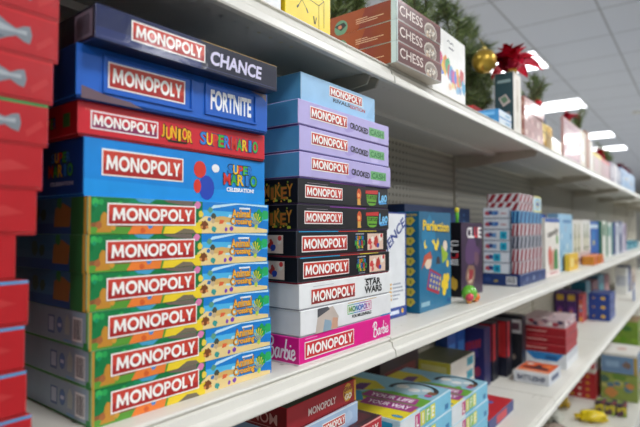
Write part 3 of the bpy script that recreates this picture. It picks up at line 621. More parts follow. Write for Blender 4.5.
# dark blue boxes lying at the back
def dblue(B):
    f = B.F('front'); g = random.Random(4); f.blob(.5, .5, 30, '#28507f', 1, 2, 12, .6)
    for k in range(9): f.blob(g.uniform(.05, .95), g.uniform(.2, .8), g.uniform(5, 12), g.choice(['#1d3a66', '#2f6aa0', '#48789f', '#182c52']), 1.3+.1*k, k)
D = gb(.262, .13, .07, '#1a2f58', dblue, {'top': '#203a66'}, '#121d38')
nm = ['lowest', 'second', 'third', 'topmost']
for i in range(4): D.put((1.335, .692), MZ+.07*i, [0, .3, -.3, .2][i], f'dark blue game box lying behind the teal box, {nm[i]} of four', group='dark blue boxes lying at the back')
for i in range(4): D.put((1.61, .70), MZ+.07*i, [0, -.4, .3, -.2][i], f'dark blue game box lying behind the mystery box, {nm[i]} of four', group='dark blue boxes lying at the back')
# navy barcode box with the white and striped packs on it
def navy(B):
    e = B.F('left'); e.rect(.66, .15, .92, .85, '#d9dade', 2); x = .68
    for k in range(11): e.rect(x, .28, x+.010, .8, '#3a3d4c', 2.5); x += .02
    e.blob(.2, .5, 14, '#2e4a86', 1.2, 3, 12, .6); e.blob(.4, .4, 9, '#9a8a5a', 1.4, 5, 9, .6)
    f = B.F('front'); f.blob(.25, .5, 16, '#5a6a94', 1.2, 5, 10, .7); f.blob(.5, .5, 14, '#8a98b4', 1.3, 6, 10, .7); f.blob(.75, .5, 16, '#40568c', 1.4, 7, 10, .7)
gb(.36, .142, .041, '#20386e', navy, {'top': '#2a4680'}, None).put((1.880, .522), MZ, -.4, 'flat navy box with barcode on its end, under the white and striped packs')
def wpack(teal):
    def dr(B):
        e = B.F('left'); e.rect(.02, .08, .98, .92, '#dfe3ea', 1); e.blob(.18, .5, 10, '#c04a56', 1.6, 3, 10, .9); e.blob(.30, .55, 9, '#3a4a86', 1.8, 4, 10, .9); e.rect(.36, .3, .52, .7, '#6f9fd2', 1.4)
        if teal == 2: e.rect(.40, .15, .68, .85, '#2fb2cf', 2); e.ell(.54, .5, 6, 8, '#1d6f9a', 2.4)
        elif teal == 1: e.rect(.66, .15, .94, .85, '#2fb2cf', 2); e.ell(.8, .5, 6, 8, '#1d7fa4', 2.4)
        else: e.blob(.52, .5, 9, '#4a7ac0', 2, 5); e.rect(.70, .4, .92, .52, '#c98a90', 2)
        B.F('front').rect(0, .1, 1, .9, '#b9c2d0', 1)
    return dr
zz = MZ+.041
seqs = [2, 2, 1, 1, 0, 0]; made = {}
for i, t in enumerate(seqs):
    if t not in made: made[t] = gb(.072, .092, .0405, '#c6ccd8', wpack(t), {'top': '#b9c2d2'}, '#4a5470', 'wrap')
    made[t].put((1.886, .562), zz+.0405*i, [0, .5, -.5, .4, -.3, .6][i], ['lowest', 'second', 'third', 'fourth', 'fifth', 'topmost'][i]+' of the six wrapped white packs stacked on the navy barcode box', 'pack', 'white packs on the navy box')
def stripe(c1, c2, n=2):
    def dr(B):
        for sd in ('front', 'left'):
            f = B.F(sd)
            for k in range(-2, n+1):
                x = k/n; f.poly([(x, .04), (x+.58/n, .04), (x+.58/n+.16, .96), (x+.16, .96)], c2, 1+.01*(k+3))
            if sd == 'front': f.rect(0, 0, 1, .05, '#8a8f98', 2)
    return dr
ST = [gb(.104, .028, .046, '#dcdde0', stripe('#fff', '#9a1f30'), {'top': '#b02c3e'}, '#6a2330', 'wrap', 'striped_pack', 'carton'), gb(.104, .028, .046, '#6fb2da', stripe('#fff', '#174f8a'), {'top': '#2a6aa4'}, '#1f4a78', 'wrap', 'striped_pack', 'carton'), gb(.104, .028, .046, '#b9bcc6', stripe('#fff', '#3a3f52', 2), {'top': '#555'+'a66'}, '#333848', 'wrap', 'striped_pack', 'carton')]
for c, cn in enumerate(('left', 'middle', 'right')):
    for i, k in enumerate((0, 0, 2, 0, 1)):
        ST[k].put((1.902+.106*c, .528), zz+.046*i, [.3, -.4, .2, .5, -.2][i], f'{["red", "blue", "grey"][k]}-striped pack, {["lowest", "second", "third", "fourth", "topmost"][i]} in the {cn} column on the navy barcode box', 'pack', 'striped packs on the navy box')
zt = zz+.046*5
L1 = gb(.19, .115, .032, '#dcdde0', stripe('#fff', '#9a1f30', 4), {'top': '#b02c3e'}, None, 'wrap', 'striped_pack', 'carton')
for i in range(2): L1.put((1.905, .530), zt+.032*i, [.4, -.3][i], f'long red-striped pack lying on top of the striped columns, {["lower", "upper"][i]} of two', 'pack', 'long striped packs')
def swirl(B):
    f = B.F('front'); f.ell(.5, .5, 42, 24, '#6fb3d8', 2); f.ell(.5, .48, 30, 16, '#e8dfa0', 2.3); f.ell(.5, .5, 20, 10, '#3a5aa8', 2.6); f.rect(0, .9, 1, 1, '#d9d27a', 2.8); f.rect(0, 0, 1, .1, '#d9d27a', 2.8)
gb(.112, .10, .064, '#cfe0e4', swirl, {'left': '#b8c8c0', 'top': '#d8e4e4'}).put((2.103, .529), zt, 0, 'small pale box with a blue swirl, on the right striped column', 'box')
def candy(B):
    f = B.F('front'); f.rect(0, .93, 1, 1, '#2f5aa8', 1); f.blob(.5, .25, 70, '#d9a08c', 1.2, 3, 14, .8); f.blob(.3, .35, 40, '#cf6a5a', 1.4, 4, 12, 1.1); f.poly([(.55, .1), (.85, .1), (.82, .42), (.70, .48), (.58, .38)], '#3f8a4a', 1.8); f.blob(.8, .62, 22, '#7fae6a', 1.9, 6); f.rect(0, 0, 1, .10, '#e8d8d4', 2.2); f.rect(.3, .04, .8, .06, '#c05a60', 2.4)
    B.F('front', 'title').text('candy', .52, .74, .74, .15, '#4a3f38', .03, 4, 6)
gb(.256, .045, .252, '#ece6dc', candy, {'left': '#e4ddd2', 'top': '#2f5aa8'}).put((2.292, .532), MZ, -.5, 'tall pale box with dark handwriting and green shape, right of the striped packs')
gb(.30, .05, .272, '#1f4a9a', lambda B: (B.F('front').rect(.0, .3, 1, .34, '#3a6ac0', 1)), {'top': '#2a5aac'}).put((2.295, .60), MZ, 0, 'tall royal blue box standing behind the pale handwriting box')
def ltb(B):
    f = B.F('front'); g = random.Random(8)
    for k in range(14): f.blob(g.uniform(.08, .92), g.uniform(.1, .95), g.uniform(10, 24), g.choice(['#b8d4e6', '#7fb2d4', '#d8e6ee', '#5f98c4', '#a8b8d0']), 1+.1*k, k)
    f.rect(.3, .84, .9, .9, '#5a8ab8', 3)
gb(.32, .05, .278, '#9cc6e0', ltb, {'left': '#8ab4d2'}).put((2.625, .55), MZ, 0, 'tall light blue box with mottled front, behind the yellow card box')
gb(.225, .02, .082, '#e9bd3a', lambda B: (B.F('front').rect(.15, .2, .5, .75, '#f2d884', 1), B.F('front').rect(.6, .3, .85, .6, '#c98a2a', 1))).put((2.70, .520), MZ, 0, 'small yellow box standing in front of the light blue box')
def bottles(sd):
    def dr(B):
        f = B.F('front'); f.rect(0, 0, 1, .28, '#cbb8b4', 1); g = random.Random(sd)
        for x in (.25, .62): f.poly([(x-.09, .3), (x+.09, .3), (x+.10, .6), (x+.05, .75), (x+.04, .92), (x-.04, .92), (x-.05, .75), (x-.1, .6)], ['#5f7a3a', '#8a8a48'][sd % 2], 2); f.rect(x-.07, .42, x+.07, .6, '#d8d2a8', 2.4)
        f.rect(.12, .08, .85, .16, '#8a5a6a', 2)
    return dr
gb(.27, .05, .252, '#e2ded4', bottles(1)).put((2.985, .556), MZ, 0, 'white box with two green bottle shapes, right of the light blue box')
gb(.25, .05, .256, '#e8e6e0', bottles(2), {'top': '#d8d6d0'}).put((3.265, .556), MZ, 0, 'white box with two olive bottle shapes, left of the bright blue box')
OP = gb(.15, .06, .05, '#d9762c', lambda B: (B.F('front').blob(.5, .5, 22, '#b83a2a', 1, 3), B.F('front').blob(.3, .6, 9, '#f0c25a', 1.4, 4)), {'left': '#c8862e'})
OP.put((3.20, .49), MZ, 0, 'small orange packet, left of two at the front edge', 'packet', 'orange packets'); OP.put((3.40, .49), MZ, 0, 'small orange packet, right of two at the front edge', 'packet', 'orange packets')
def bbook(B):
    f = B.F('front'); f.blob(.5, .6, 60, '#3a86c4', 1, 3, 12, 1); f.blob(.5, .45, 40, '#d8c24a', 1.3, 4, 12, .5); f.rect(.1, .82, .9, .92, '#cfe2f0', 2); f.rect(.1, .1, .9, .2, '#1b3a7a', 2)
gb(.40, .05, .252, '#1f5cae', bbook, {'left': '#17406f'}).put((3.53, .570), MZ, 0, 'bright blue box with a yellow patch, left of the white-spined boxes')
sp = [('#e4e6da', '#3f7a5a', 'white'), ('#e6e6e0', '#5a9a8a', 'cream'), ('#26386c', '#4a5a94', 'navy'), ('#d8dade', '#a8aebc', 'pale grey'), ('#2a3a70', '#c8ccd8', 'dark blue'), ('#c4b8c8', '#8a7a9a', 'mauve')]
xx = 3.98
for i, (a, b, n) in enumerate(sp):
    w_ = [.25, .24, .16, .22, .2, .24][i]
    gb(w_, .05, [.258, .25, .252, .25, .266, .25][i], a, lambda B, b=b: (B.F('front').rect(.66, 0, 1, 1, b, 1), B.F('front').rect(.1, .6, .5, .9, b, 1)), {'left': b}).put((xx, .556), MZ, 0, f'{n} upright box in the row right of the bright blue box', 'box', 'upright boxes at the far end'); xx += w_+.012
TB = gb(.36, .10, .075, '#2f7f94', lambda B: B.F('front').rect(.1, .3, .8, .6, '#7fb8c4', 1), {'top': '#3a8ca0'})
for i in range(3): TB.put((5.40+.39*i, .57), MZ, 0, f'low teal box at the far end of the middle shelf, {["first", "second", "third"][i]} of three', 'box', 'low teal boxes')

# ---- upper shelf
def yel(B):
    f = B.F('front'); c = '#5a5020'
    def ln(a, b, w=.0016): f.stroke([a, ((a[0]+b[0])/2, (a[1]+b[1])/2), b], w*.7, c, 2, (1, 1))
    W, H = B.w, B.h
    P = lambda a, b: (a*W, b*.62*H)
    ln(P(.0, .37), P(.72, .33)); ln(P(.72, .33), P(.72, .04)); ln(P(.72, .33), P(.84, .42)); ln(P(.84, .42), P(.84, .08)); ln(P(.84, .42), P(.1, .50)); ln(P(.34, .36), P(.34, .29)); ln(P(.34, .29), P(.27, .20)); ln(P(.34, .29), P(.44, .21)); ln(P(.27, .20), P(.24, .17), .004); ln(P(.44, .21), P(.47, .17), .004); ln(P(.60, .16), P(.62, .08), .004); ln(P(.66, .16), P(.64, .08), .003)
gb(.115, .15, .21, '#f0d21f', yel, {'left': '#e0c21a'}, name='carton', body='box_body').put((.569, .490), UZ, 0, 'bright yellow carton with thin line drawings, left end of the upper shelf', 'carton')
def rw(B):
    f = B.F('front'); g = random.Random(2)
    for k in range(22): f.blob(g.uniform(.1, .95), g.uniform(.03, .95), g.uniform(6, 14), g.choice(['#d8483a', '#e88a6a', '#ecebe8', '#5a6a8a', '#f2d0c0']), 1+.1*k, k)
gb(.20, .15, .16, '#e6e6e8', rw).put((.362, .492), UZ, 0, 'white and red patterned box left of the bright yellow carton')
def chess(B):
    f = B.F('front'); f.rect(0, 0, 1, 1, '#5c1f1a', 1); f.rect(0, 0, .03, 1, '#b9c8c4', 1.2); f.rect(0, .9, 1, 1, '#7c3a32', 1.1); f.rect(0, 0, 1, .07, '#a8a098', 1.3)
    f.ell(.75, .36, 28, 19, '#cfc4b4', 1.6, 20); f.ell(.75, .34, 25, 16, '#8f7f72', 1.8, 20); g = random.Random(6)
    for k in range(22): f.blob(.75+g.uniform(-.10, .10), .32+g.uniform(-.25, .25), g.uniform(2, 4), g.choice(['#e6dccb', '#5a463c', '#c8a888', '#f0e8da']), 2+.02*k, k, 8)
    B.F('front', 'title').text('CHESS', .31, .54, .49, .47, '#e9d9cf', .008, 4)
    e = B.F('left'); e.poly([(0, 0), (.62, 0), (.7, 1), (0, 1)], '#8e4318', 1); e.rect(.95, 0, 1, 1, '#b8ccd0', 1.5); e.ell(.44, .35, 17, 16, '#5f8a6e', 1.8, 16); e.poly([(.37, .5), (.44, .2), (.50, .4), (.47, .6)], '#2a2a28', 2); e.ell(.43, .4, 5, 4, '#c07a5a', 2.3)
    for k in range(3): e.rect(.6, .5-.1*k, [.72, .88, .82][k], .53-.1*k, '#d8b89a', 2)
CB = gb(.186, .235, .0413, '#5c2018', chess, {'left': '#7a2e1e', 'top': '#7a3028', 'bottom': '#c9beb0'}, None, 'wrap', edge='#93a8a6')
for i in range(3): CB.put((.857, .460), UZ+.0413*i, [-3, -2.2, -2.6][i], f'shrink-wrapped maroon chess box, {["lowest", "middle one", "topmost"][i]} of three on the upper shelf', group='chess boxes on the upper shelf')
def party(B):
    f = B.F('front'); g = random.Random(12); cs = ['#7a4ab0', '#d83a78', '#3a6ad0', '#e8b82a', '#e07a2a', '#3aa05a', '#c83a3a', '#30a0c8']
    for k in range(16): f.blob(.18+.05*k, .55-.012*k+g.uniform(-.07, .07), g.uniform(11, 18), cs[k % 8], 1.5+.1*k, k, 10, 1.4)
    for k in range(5): f.blob(.5+.08*k, .25+g.uniform(-.04, .04), g.uniform(8, 13), ['#e8b88a', '#e6c86a', '#d89a6a', '#7ab0d0', '#5a90c0'][k], 3+.1*k, k, 9)
    f.stroke([(.085, .148), (.095, .151), (.105, .146), (.115, .150), (.125, .146)], .0026, '#4a4450', 3); f.rect(.46, .78, .62, .80, '#5a5460', 3)
gb(.205, .10, .17, '#f0eee9', party, {'left': '#e4e2dc'}).put((1.108, .500), UZ, 0, 'white box with a band of bright coloured splashes, right of the chess boxes')
def tower(B):
    e = B.F('left'); e.rect(.06, .05, .94, .95, '#24444a', 1); e.poly([(.2, .58), (.6, .64), (.85, .5), (.45, .43)], '#c9b8b0', 1.5); e.poly([(.3, .57), (.55, .61), (.72, .53), (.48, .48)], '#6a8a6a', 1.7); e.rect(.15, .83, .85, .88, '#8aa0a0', 1.5); e.poly([(.2, .12), (.8, .12), (.8, .34), (.2, .34)], '#9a8a80', 1.5); e.ell(.5, .23, 10, 12, '#4a5a5a', 1.8)
    f = B.F('front'); f.rect(.3, .1, .7, .9, '#cfc4b2', 1); f.ell(.5, .5, 14, 30, '#b8a890', 1.4)
gb(.086, .062, .20, '#d9d2c4', tower, {'left': '#1d383e', 'top': '#2a4448'}).put((1.714, .490), UZ, 0, 'dark teal upright box with pale spine, under the red foil bow')
BB = gb(.125, .066, .024, '#3f8cc6', lambda B: (B.F('left').rect(.1, .3, .8, .7, '#6fb0de', 1), B.F('front').rect(0, .1, 1, .9, '#c9d6de', 1), B.F('front').rect(.5, .3, .9, .7, '#7fa8c4', 1.4)), {'top': '#4a96cc'})
for i in range(2): BB.put((1.560, .490), UZ+.024*i, 0, f'small flat blue box, {["lower", "upper"][i]} of two beside the dark teal upright box', 'box', 'small flat blue boxes')
gb(.10, .05, .075, '#a8302c', lambda B: B.F('left').rect(.1, .3, .9, .6, '#c2504a', 1)).put((1.58, .575), UZ, 0, 'small red box standing behind the two flat blue boxes', 'box')
PK = gb(.262, .045, .049, '#a8665c', lambda B: [B.F('front').blob(.1+.16*k, .5, 14, ['#d8b0a0', '#94403e', '#c88e80', '#8a3434', '#e0c4b0', '#a0524c'][k], 1+.1*k, k, 10, .8) for k in range(6)]+[B.F('left').blob(.3+.2*k, .5, 16, ['#e6c4b4', '#b85a58', '#d8a898'][k], 1+.1*k, k, 10, .7) for k in range(3)], {'left': '#b0756a', 'top': '#d8b0a0'}, None, 'wrap')
for i in range(3): PK.put((1.846, .492), UZ+.049*i, [0, .6, -1.0][i], f'{["lowest", "middle", "topmost"][i]} of three pink and cream wrapped boxes beside the dark teal upright box', 'box', 'pink and cream wrapped boxes')
# yellow gift bag
bag = empty('gift_bag', (2.315, .545, UZ+CZ)); mb = MB(); mb.box(-.115, .115, -.016, .016, 0, .128, '#e0bc1e', .003)
F_ = Frame(mb, (-.115, -.016, 0), (1,0,0), (0,0,1), (0,-1,0), .23, .125); F_.rect(.1, .35, .3, .75, '#a88a1c', 1); F_.rect(.45, .5, .6, .8, '#6a5a20', 1); F_.rect(.7, .5, .82, .8, '#6a5a20', 1); mb.build('bag_body', M['foil'], bag)
mb = MB(); mb.tube([(-.05, 0, .12), (-.045, 0, .16), (0, 0, .175), (.045, 0, .16), (.05, 0, .12)], .003, '#2f5a9a', 8); mb.build('handle', M['plastic'], bag, True)
tag(bag, 'shiny yellow gift bag with blue handle on the upper shelf', 'gift bag')
gb(.18, .02, .06, '#efe2c8', lambda B: B.F('front').blob(.5, .5, 25, '#f6efe0', 1, 3), {'left': '#e4d2b0'}, None, 'wrap').put((2.245, .492), UZ, 0, 'small cream box in front of the shiny yellow gift bag', 'box')
def frame_(B):
    f = B.F('front'); f.rect(.06, .06, .94, .94, '#a8707a', 1); f.rect(.12, .12, .88, .88, '#c49a9c', 1.4); f.poly([(.15, .3), (.85, .8), (.85, .35), (.5, .25)], '#f4eeec', 2); f.rect(.12, .12, .88, .22, '#c88a90', 2.2); f.rect(.2, .80, .8, .86, '#a8606c', 2.2)  # the whitish diagonal is a highlight painted on the front
gb(.39, .012, .185, '#c89c9c', frame_, {'left': '#c09696'}, None, 'wrap').put((2.478, .492), UZ, 0, 'large pink and white framed gift box with a painted highlight, right of the yellow bag', 'gift box')
gb(.16, .03, .19, '#d2c4ae', lambda B: (B.F('front').ell(.5, .6, 40, 40, '#f4efe4', 1), B.F('front').ell(.5, .25, 40, 25, '#f8f6f0', 1.2))).put((2.865, .494), UZ, 0, 'cream upright box with round pale spots, left of the brown strip box', 'box')
gb(.115, .03, .208, '#8a5636', lambda B: B.F('front').rect(.2, .05, .8, .95, '#a46a44', 1)).put((3.035, .494), UZ, 0, 'narrow brown upright box on the upper shelf', 'box')
gb(.085, .03, .17, '#ece6da', lambda B: B.F('front').ell(.5, .3, 25, 25, '#f8f8f4', 1)).put((3.155, .494), UZ, 0, 'narrow white upright box right of the brown strip box', 'box')
gb(.30, .05, .125, '#c8b4aa', lambda B: (B.F('front').blob(.4, .5, 50, '#d2b4b4', 1, 3, 12, .8), B.F('front').rect(0, .8, 1, 1, '#e0c83a', 1.4)), {'top': '#e6cc3a', 'left': '#d8cc9a'}).put((3.25, .494), UZ, 0, 'cream box with yellow top band, left of its pink twin', 'box')
gb(.34, .05, .12, '#bf9c9c', lambda B: (B.F('front').blob(.6, .5, 50, '#c8a0a8', 1, 4, 12, .8), B.F('front').rect(0, .8, 1, 1, '#c84a3c', 1.4)), {'top': '#cf5a4a'}).put((3.56, .494), UZ, 0, 'pink box with red top band, right of the cream one', 'box')
for i, (a, n) in enumerate((('#8a7a90', 'mauve'), ('#d8d4d8', 'white'), ('#6a7a9a', 'slate blue'))): gb(.18, .05, .135, a, lambda B: B.F('front').rect(.3, .2, .7, .8, '#e4dfe2', 1)).put((3.92+.19*i, .494), UZ, 0, f'{n} upright box in the trio left of the blue and white box', 'box', 'upright boxes on the upper shelf')
def bw(B):
    f = B.F('front'); g = random.Random(3)
    for k in range(12): f.blob(g.uniform(.1, .9), g.uniform(.1, .9), g.uniform(15, 45), g.choice(['#4a7ab8', '#d8e2ea', '#2f5a9a', '#7aa8d0', '#c8a878', '#e8eef2']), 1+.1*k, k, 10, .6)
gb(.95, .12, .15, '#9cb8d4', bw, {'left': '#5a84b4'}).put((4.50, .494), UZ, 0, 'long blue and white box near the far end of the upper shelf', 'box')

# pine garlands
def branch(mb, P, n, ln, rng):
    mb.tube(P, .004, '#4a3a26', 5, .0015); cs = ['#46572a', '#586c34', '#37482a', '#6d8044', '#85935a', '#435230']
    for k in range(n):
        t = rng.uniform(.14, 1)*(len(P)-1); i = min(int(t), len(P)-2); u = t-i; a = Vector(P[i]); b = Vector(P[i+1]); p = a.lerp(b, u); d = (b-a).normalized()
        r = Vector((rng.gauss(0, 1), rng.gauss(0, 1), rng.gauss(0, 1))); r = (r-d*r.dot(d)).normalized(); dr = (d*rng.uniform(.35, 1.0)+r).normalized(); L_ = ln*rng.uniform(.7, 1.15); s = dr.cross(Vector((rng.random(), rng.random(), rng.random()))).normalized()*.0017; e = p+dr*L_; e.z = max(e.z, .004); p.z = max(p.z, .004); m_ = p+dr*L_*.5; q = dr.cross(s)
        mb.add([p+s, p-s*.5+q, p-s*.5-q, e], [(0, 1, 3), (1, 2, 3), (2, 0, 3)], rng.choice(cs))
def garland(name, root, tips, label, n=260, ln=.032, twigs=2):
    g = empty(name, (root[0], root[1], root[2]+CZ)); rng = random.Random(len(tips)); R0 = Vector(root)
    for T in tips:
        mb = MB(); v = Vector(T)-R0; mid = v*.5+Vector((0, 0, .12*v.length)); P = [(0, 0, 0), tuple(v*.22+Vector((0, 0, .08*v.length))), tuple(mid), tuple(v*.8+Vector((0, 0, .07*v.length))), tuple(v)]
        branch(mb, P, n, ln, rng)
        for k in range(twigs):
            s = Vector(P[1+k % 3]); e = s+v.normalized()*.06+Vector((rng.uniform(-.05, .05), rng.uniform(-.05, .05), rng.uniform(-.04, .05))); e.z = max(e.z, .012); branch(mb, [tuple(s), tuple((s+e)/2), tuple(e)], n//3, ln*.9, rng)
        mb.build('branch', M['needle'], g)
    tag(g, label, 'garland'); return g
T1 = [(1.183, 0.63, 0.589), (1.445, 0.72, 0.735), (1.54, 0.71, 0.734), (1.483, 0.64, 0.698), (1.67, 0.67, 0.77), (1.724, 0.67, 0.725), (1.86, 0.69, 0.79), (1.95, 0.71, 0.80), (1.674, 0.62, 0.601), (1.479, 0.61, 0.574), (2.031, 0.72, 0.607), (1.954, 0.67, 0.51), (2.1, 0.71, 0.60), (1.644, 0.66, 0.45), (1.758, 0.67, 0.563), (1.927, 0.72, 0.463), (1.916, 0.64, 0.692), (1.33, .66, .63), (1.60, .70, .66), (1.40, .70, .66)]
garland('pine_garland', (1.85, .69, UZ+.004), T1, 'large green artificial pine spray behind the white box on the upper shelf', 230, .05, 3)
garland('pine_garland', (1.16, .765, UZ), [(1.086, 0.75, 0.592), (1.128, 0.76, 0.626), (1.167, 0.75, 0.612), (1.109, 0.75, 0.55), (1.198, 0.75, 0.646), (1.02, .75, .52), (1.06, .76, .55), (1.25, .74, .60), (1.0, .75, .56)], 'dark pine spray behind the chess boxes', 260, .036, 3)
garland('pine_garland', (2.085, .515, UZ+.147), [(2.11, .53, .60), (2.19, .53, .58), (2.15, .52, .60), (2.05, .53, .56), (2.20, .53, .54)], 'small pine sprig above the pink and cream wrapped boxes', 120, .03, 1)
garland('pine_garland', (2.94, .51, UZ+.19), [(2.9, .52, .58), (2.98, .52, .59), (2.95, .53, .57)], 'tiny pine sprig on the cream spotted box', 160, .03, 1)
garland('pine_garland', (4.1, .55, UZ+.135), [(3.9, .55, .52), (4.1, .55, .54), (4.3, .55, .52), (4.4, .56, .50), (4.0, .55, .50)], 'far pine spray on the trio of upright boxes', 160, .05, 2)
# bauble
ba = empty('bauble', (1.683, .575, .556+CZ)); mb = MB(); mb.ball((0, 0, 0), .040, '#c9a444', 28); mb.build('ball', M['gold'], ba, True)
mb = MB(); mb.tube([(0, 0, .035), (0, 0, .047)], .009, '#d8c070', 12); mb.build('cap', M['foil'], ba)
mb = MB(); mb.tube([(0, 0, .045), (.004, .004, .06), (.01, .02, .085)], .0012, '#d8c070', 6); mb.build('hanger', M['foil'], ba)
tag(ba, 'gold glass bauble hanging on the large pine spray', 'bauble')
def bow(loc, r, cols, label, n=24, seed=1):
    b = empty('foil_bow', (loc[0], loc[1], loc[2]+CZ)); rng = random.Random(seed)
    for k in range(n):
        mb = MB(); el = math.radians(rng.uniform(5, 90)); az = 2*math.pi*k*.382; d = Vector((math.cos(el)*math.cos(az), math.cos(el)*math.sin(az), math.sin(el))); s = d.cross(Vector((.1, .2, 1))).normalized(); u = s.cross(d); L_ = r*rng.uniform(.8, 1.1); w_ = r*.24; V = []; F2 = []
        for i in range(7):
            t = i/6; ww = w_*math.sin(math.pi*min(1, t*.92+.06))**.8; c = d*L_*t+u*(r*.30*math.sin(math.pi*t)); V += [c-s*ww+u*ww*.45, c, c+s*ww+u*ww*.45]
        for i in range(6):
            for j in range(2): a = i*3+j; F2.append((a, a+1, a+4, a+3))
        mb.add(V, F2, cols[k % len(cols)]); mb.build('petal', M['foil'], b, True)
    mb = MB(); mb.ball((0, 0, r*.1), r*.16, '#d8b04a', 10); mb.build('centre', M['foil'], b, True)
    tag(b, label, 'bow'); return b
RD = ['#b5142c', '#c8203a', '#a01028', '#d83a50']
bow((1.79, .515, UZ+.212), .10, ['#b01028', '#e0284a', '#8a0a1e', '#f04a66'], 'large red foil bow on top of the dark teal upright box', 34, 5)
bow((2.66, .505, UZ+.19), .055, RD, 'red foil bow on top of the pink framed gift box', 20, 4)
bow((3.70, .52, UZ+.125), .07, RD, 'red foil bow on top of the pink box with red band', 18, 5)
bow((5.02, .56, UZ+.155), .09, ['#8a1424', '#a01c30', '#701020'], 'dark red bow on the long blue and white box, nearer of two', 18, 6)
bow((5.35, .56, UZ+.155), .09, ['#8a1424', '#a01c30', '#701020'], 'dark red bow on the long blue and white box, farther of two', 18, 7)
rb = empty('red_bauble', (2.095, .512, UZ+.147+.02+CZ)); rb.location.z += .0; mb = MB(); mb.ball((0, 0, 0), .02, '#c01c28', 18); mb.build('ball', M['foil'], rb, True); mb = MB(); mb.tube([(0, 0, .019), (0, 0, .026)], .005, '#d8c070', 10); mb.build('cap', M['foil'], rb); tag(rb, 'small red bauble on the pink and cream boxes beside the pine sprig', 'bauble')

# ---- lower shelf
def big(B):
    B.F('right').rect(0, 0, 1, 1, '#dcdcd8', 1); B.F('front').rect(0, .93, 1, 1, '#e0a8a0', 1)
    B.F('front', 'logo').text('MONOPOLY', .74, .52, .42, .50, '#f4efe8', .02, 4)
    t = B.F('top'); t.rect(.03, .03, .97, .97, '#3a2a30', 1); t.rect(.5, .05, .95, .5, '#5a3036', 1.4)
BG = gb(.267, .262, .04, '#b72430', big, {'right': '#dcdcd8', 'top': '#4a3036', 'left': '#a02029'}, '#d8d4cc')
on = ['lowest', 'second', 'third', 'fourth', 'fifth', 'sixth', 'topmost']
for i in range(7): BG.put((.602, .503), LZ+.04*i, [.2, -.3, .1, .3, -.2, .2, -.3][i], f'wide red game box with white end on the lower shelf, {on[i]} of its stack', group='wide red game boxes on the lower shelf')
z = LZ+.28
def ltblue(B):
    B.F('front', 'logo').plaque(.62, .5, .34, .5, l=3, wf=.92); f = B.F('front'); f.blob(.85, .5, 14, '#b4c8e0', 1, 3, 12, .8); f.rect(0, .94, 1, 1, '#dfe4ea', 1)
gb(.20, .22, .039, '#a3bbd8', ltblue, {'left': '#8fa9c8', 'top': '#b4c8dc'}, '#7088a8').put((.611, .520), z, -.3, 'pale blue game box between the two red ones under the middle shelf'); z += .039
def grab(B):
    B.F('front').rect(0, .0, 1, .06, '#8a1420', 1); f = B.F('front'); f.ell(.86, .55, 15, 16, '#d8a02a', 2, 18); f.blob(.86, .55, 16, '#e0ae3a', 2.2, 4, 12, 1); f.poly([(.97, .05), (1, .05), (1, .95), (.96, .95)], '#d8a02a', 2.4)
    t = B.F('front', 'badge'); t.text('GRAB', .86, .72, .13, .2, '#8a1a1c', .03, 4); t.text('&', .81, .52, None, .16, '#8a1a1c', .03, 4); t.text('GO', .865, .38, .11, .26, '#f7efe0', .034, 5, 0, 0, '#8a1a1c')
    B.F('front', 'logo').text('MONOPOLY', .47, .48, .40, .30, '#f0dcd6', .026, 4)
    B.F('left', 'side_logo').text('MONOPOLY', .60, .45, .62, .42, '#d8a8a2', .01, 4, 180); B.F('left').rect(.1, .12, .95, .14, '#d8a8a2', 1)
    t = B.F('top'); t.rect(.02, .02, .98, .98, '#384536', 1); g = random.Random(5)
    for k in range(14): t.blob(g.uniform(.1, .9), g.uniform(.1, .9), g.uniform(8, 20), g.choice(['#2c3a30', '#5a6a4a', '#6a2a28', '#48523c', '#7a6a4a']), 1.3+.1*k, k)
    t.text('GO', .5, .3, .3, None, '#a83a30', .03, 4)
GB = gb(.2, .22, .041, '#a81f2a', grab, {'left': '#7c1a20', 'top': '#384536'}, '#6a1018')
GB.put((.611, .521), z, .6, 'deep red travel game box with a golden round badge, on the pale blue box')
GBx = gb(.2, .22, .041, '#8e2830', lambda B: (B.F('left').text('MONOPOLY', .6, .45, .62, .4, '#d8a8a2', .01, 4), B.F('top').rect(.03, .03, .97, .97, '#4a5446', 1), B.F('top').blob(.5, .5, 50, '#39433a', 1.3, 3), B.F('top').text('MONOPOLY', .5, .5, .8, None, '#8a9484', .01, 3)), {'left': '#5a4a44', 'top': '#4a5446'}, '#40302c')
for i in range(6): GBx.put((.375, .510), LZ+.0465*i, [.3, -.3, .2, -.1, .3, -.2][i], f'dark green-topped travel game box left of the wide red stack, {["lowest","second","third","fourth","fifth","topmost"][i]} of six', group='green-topped travel boxes on the lower shelf')
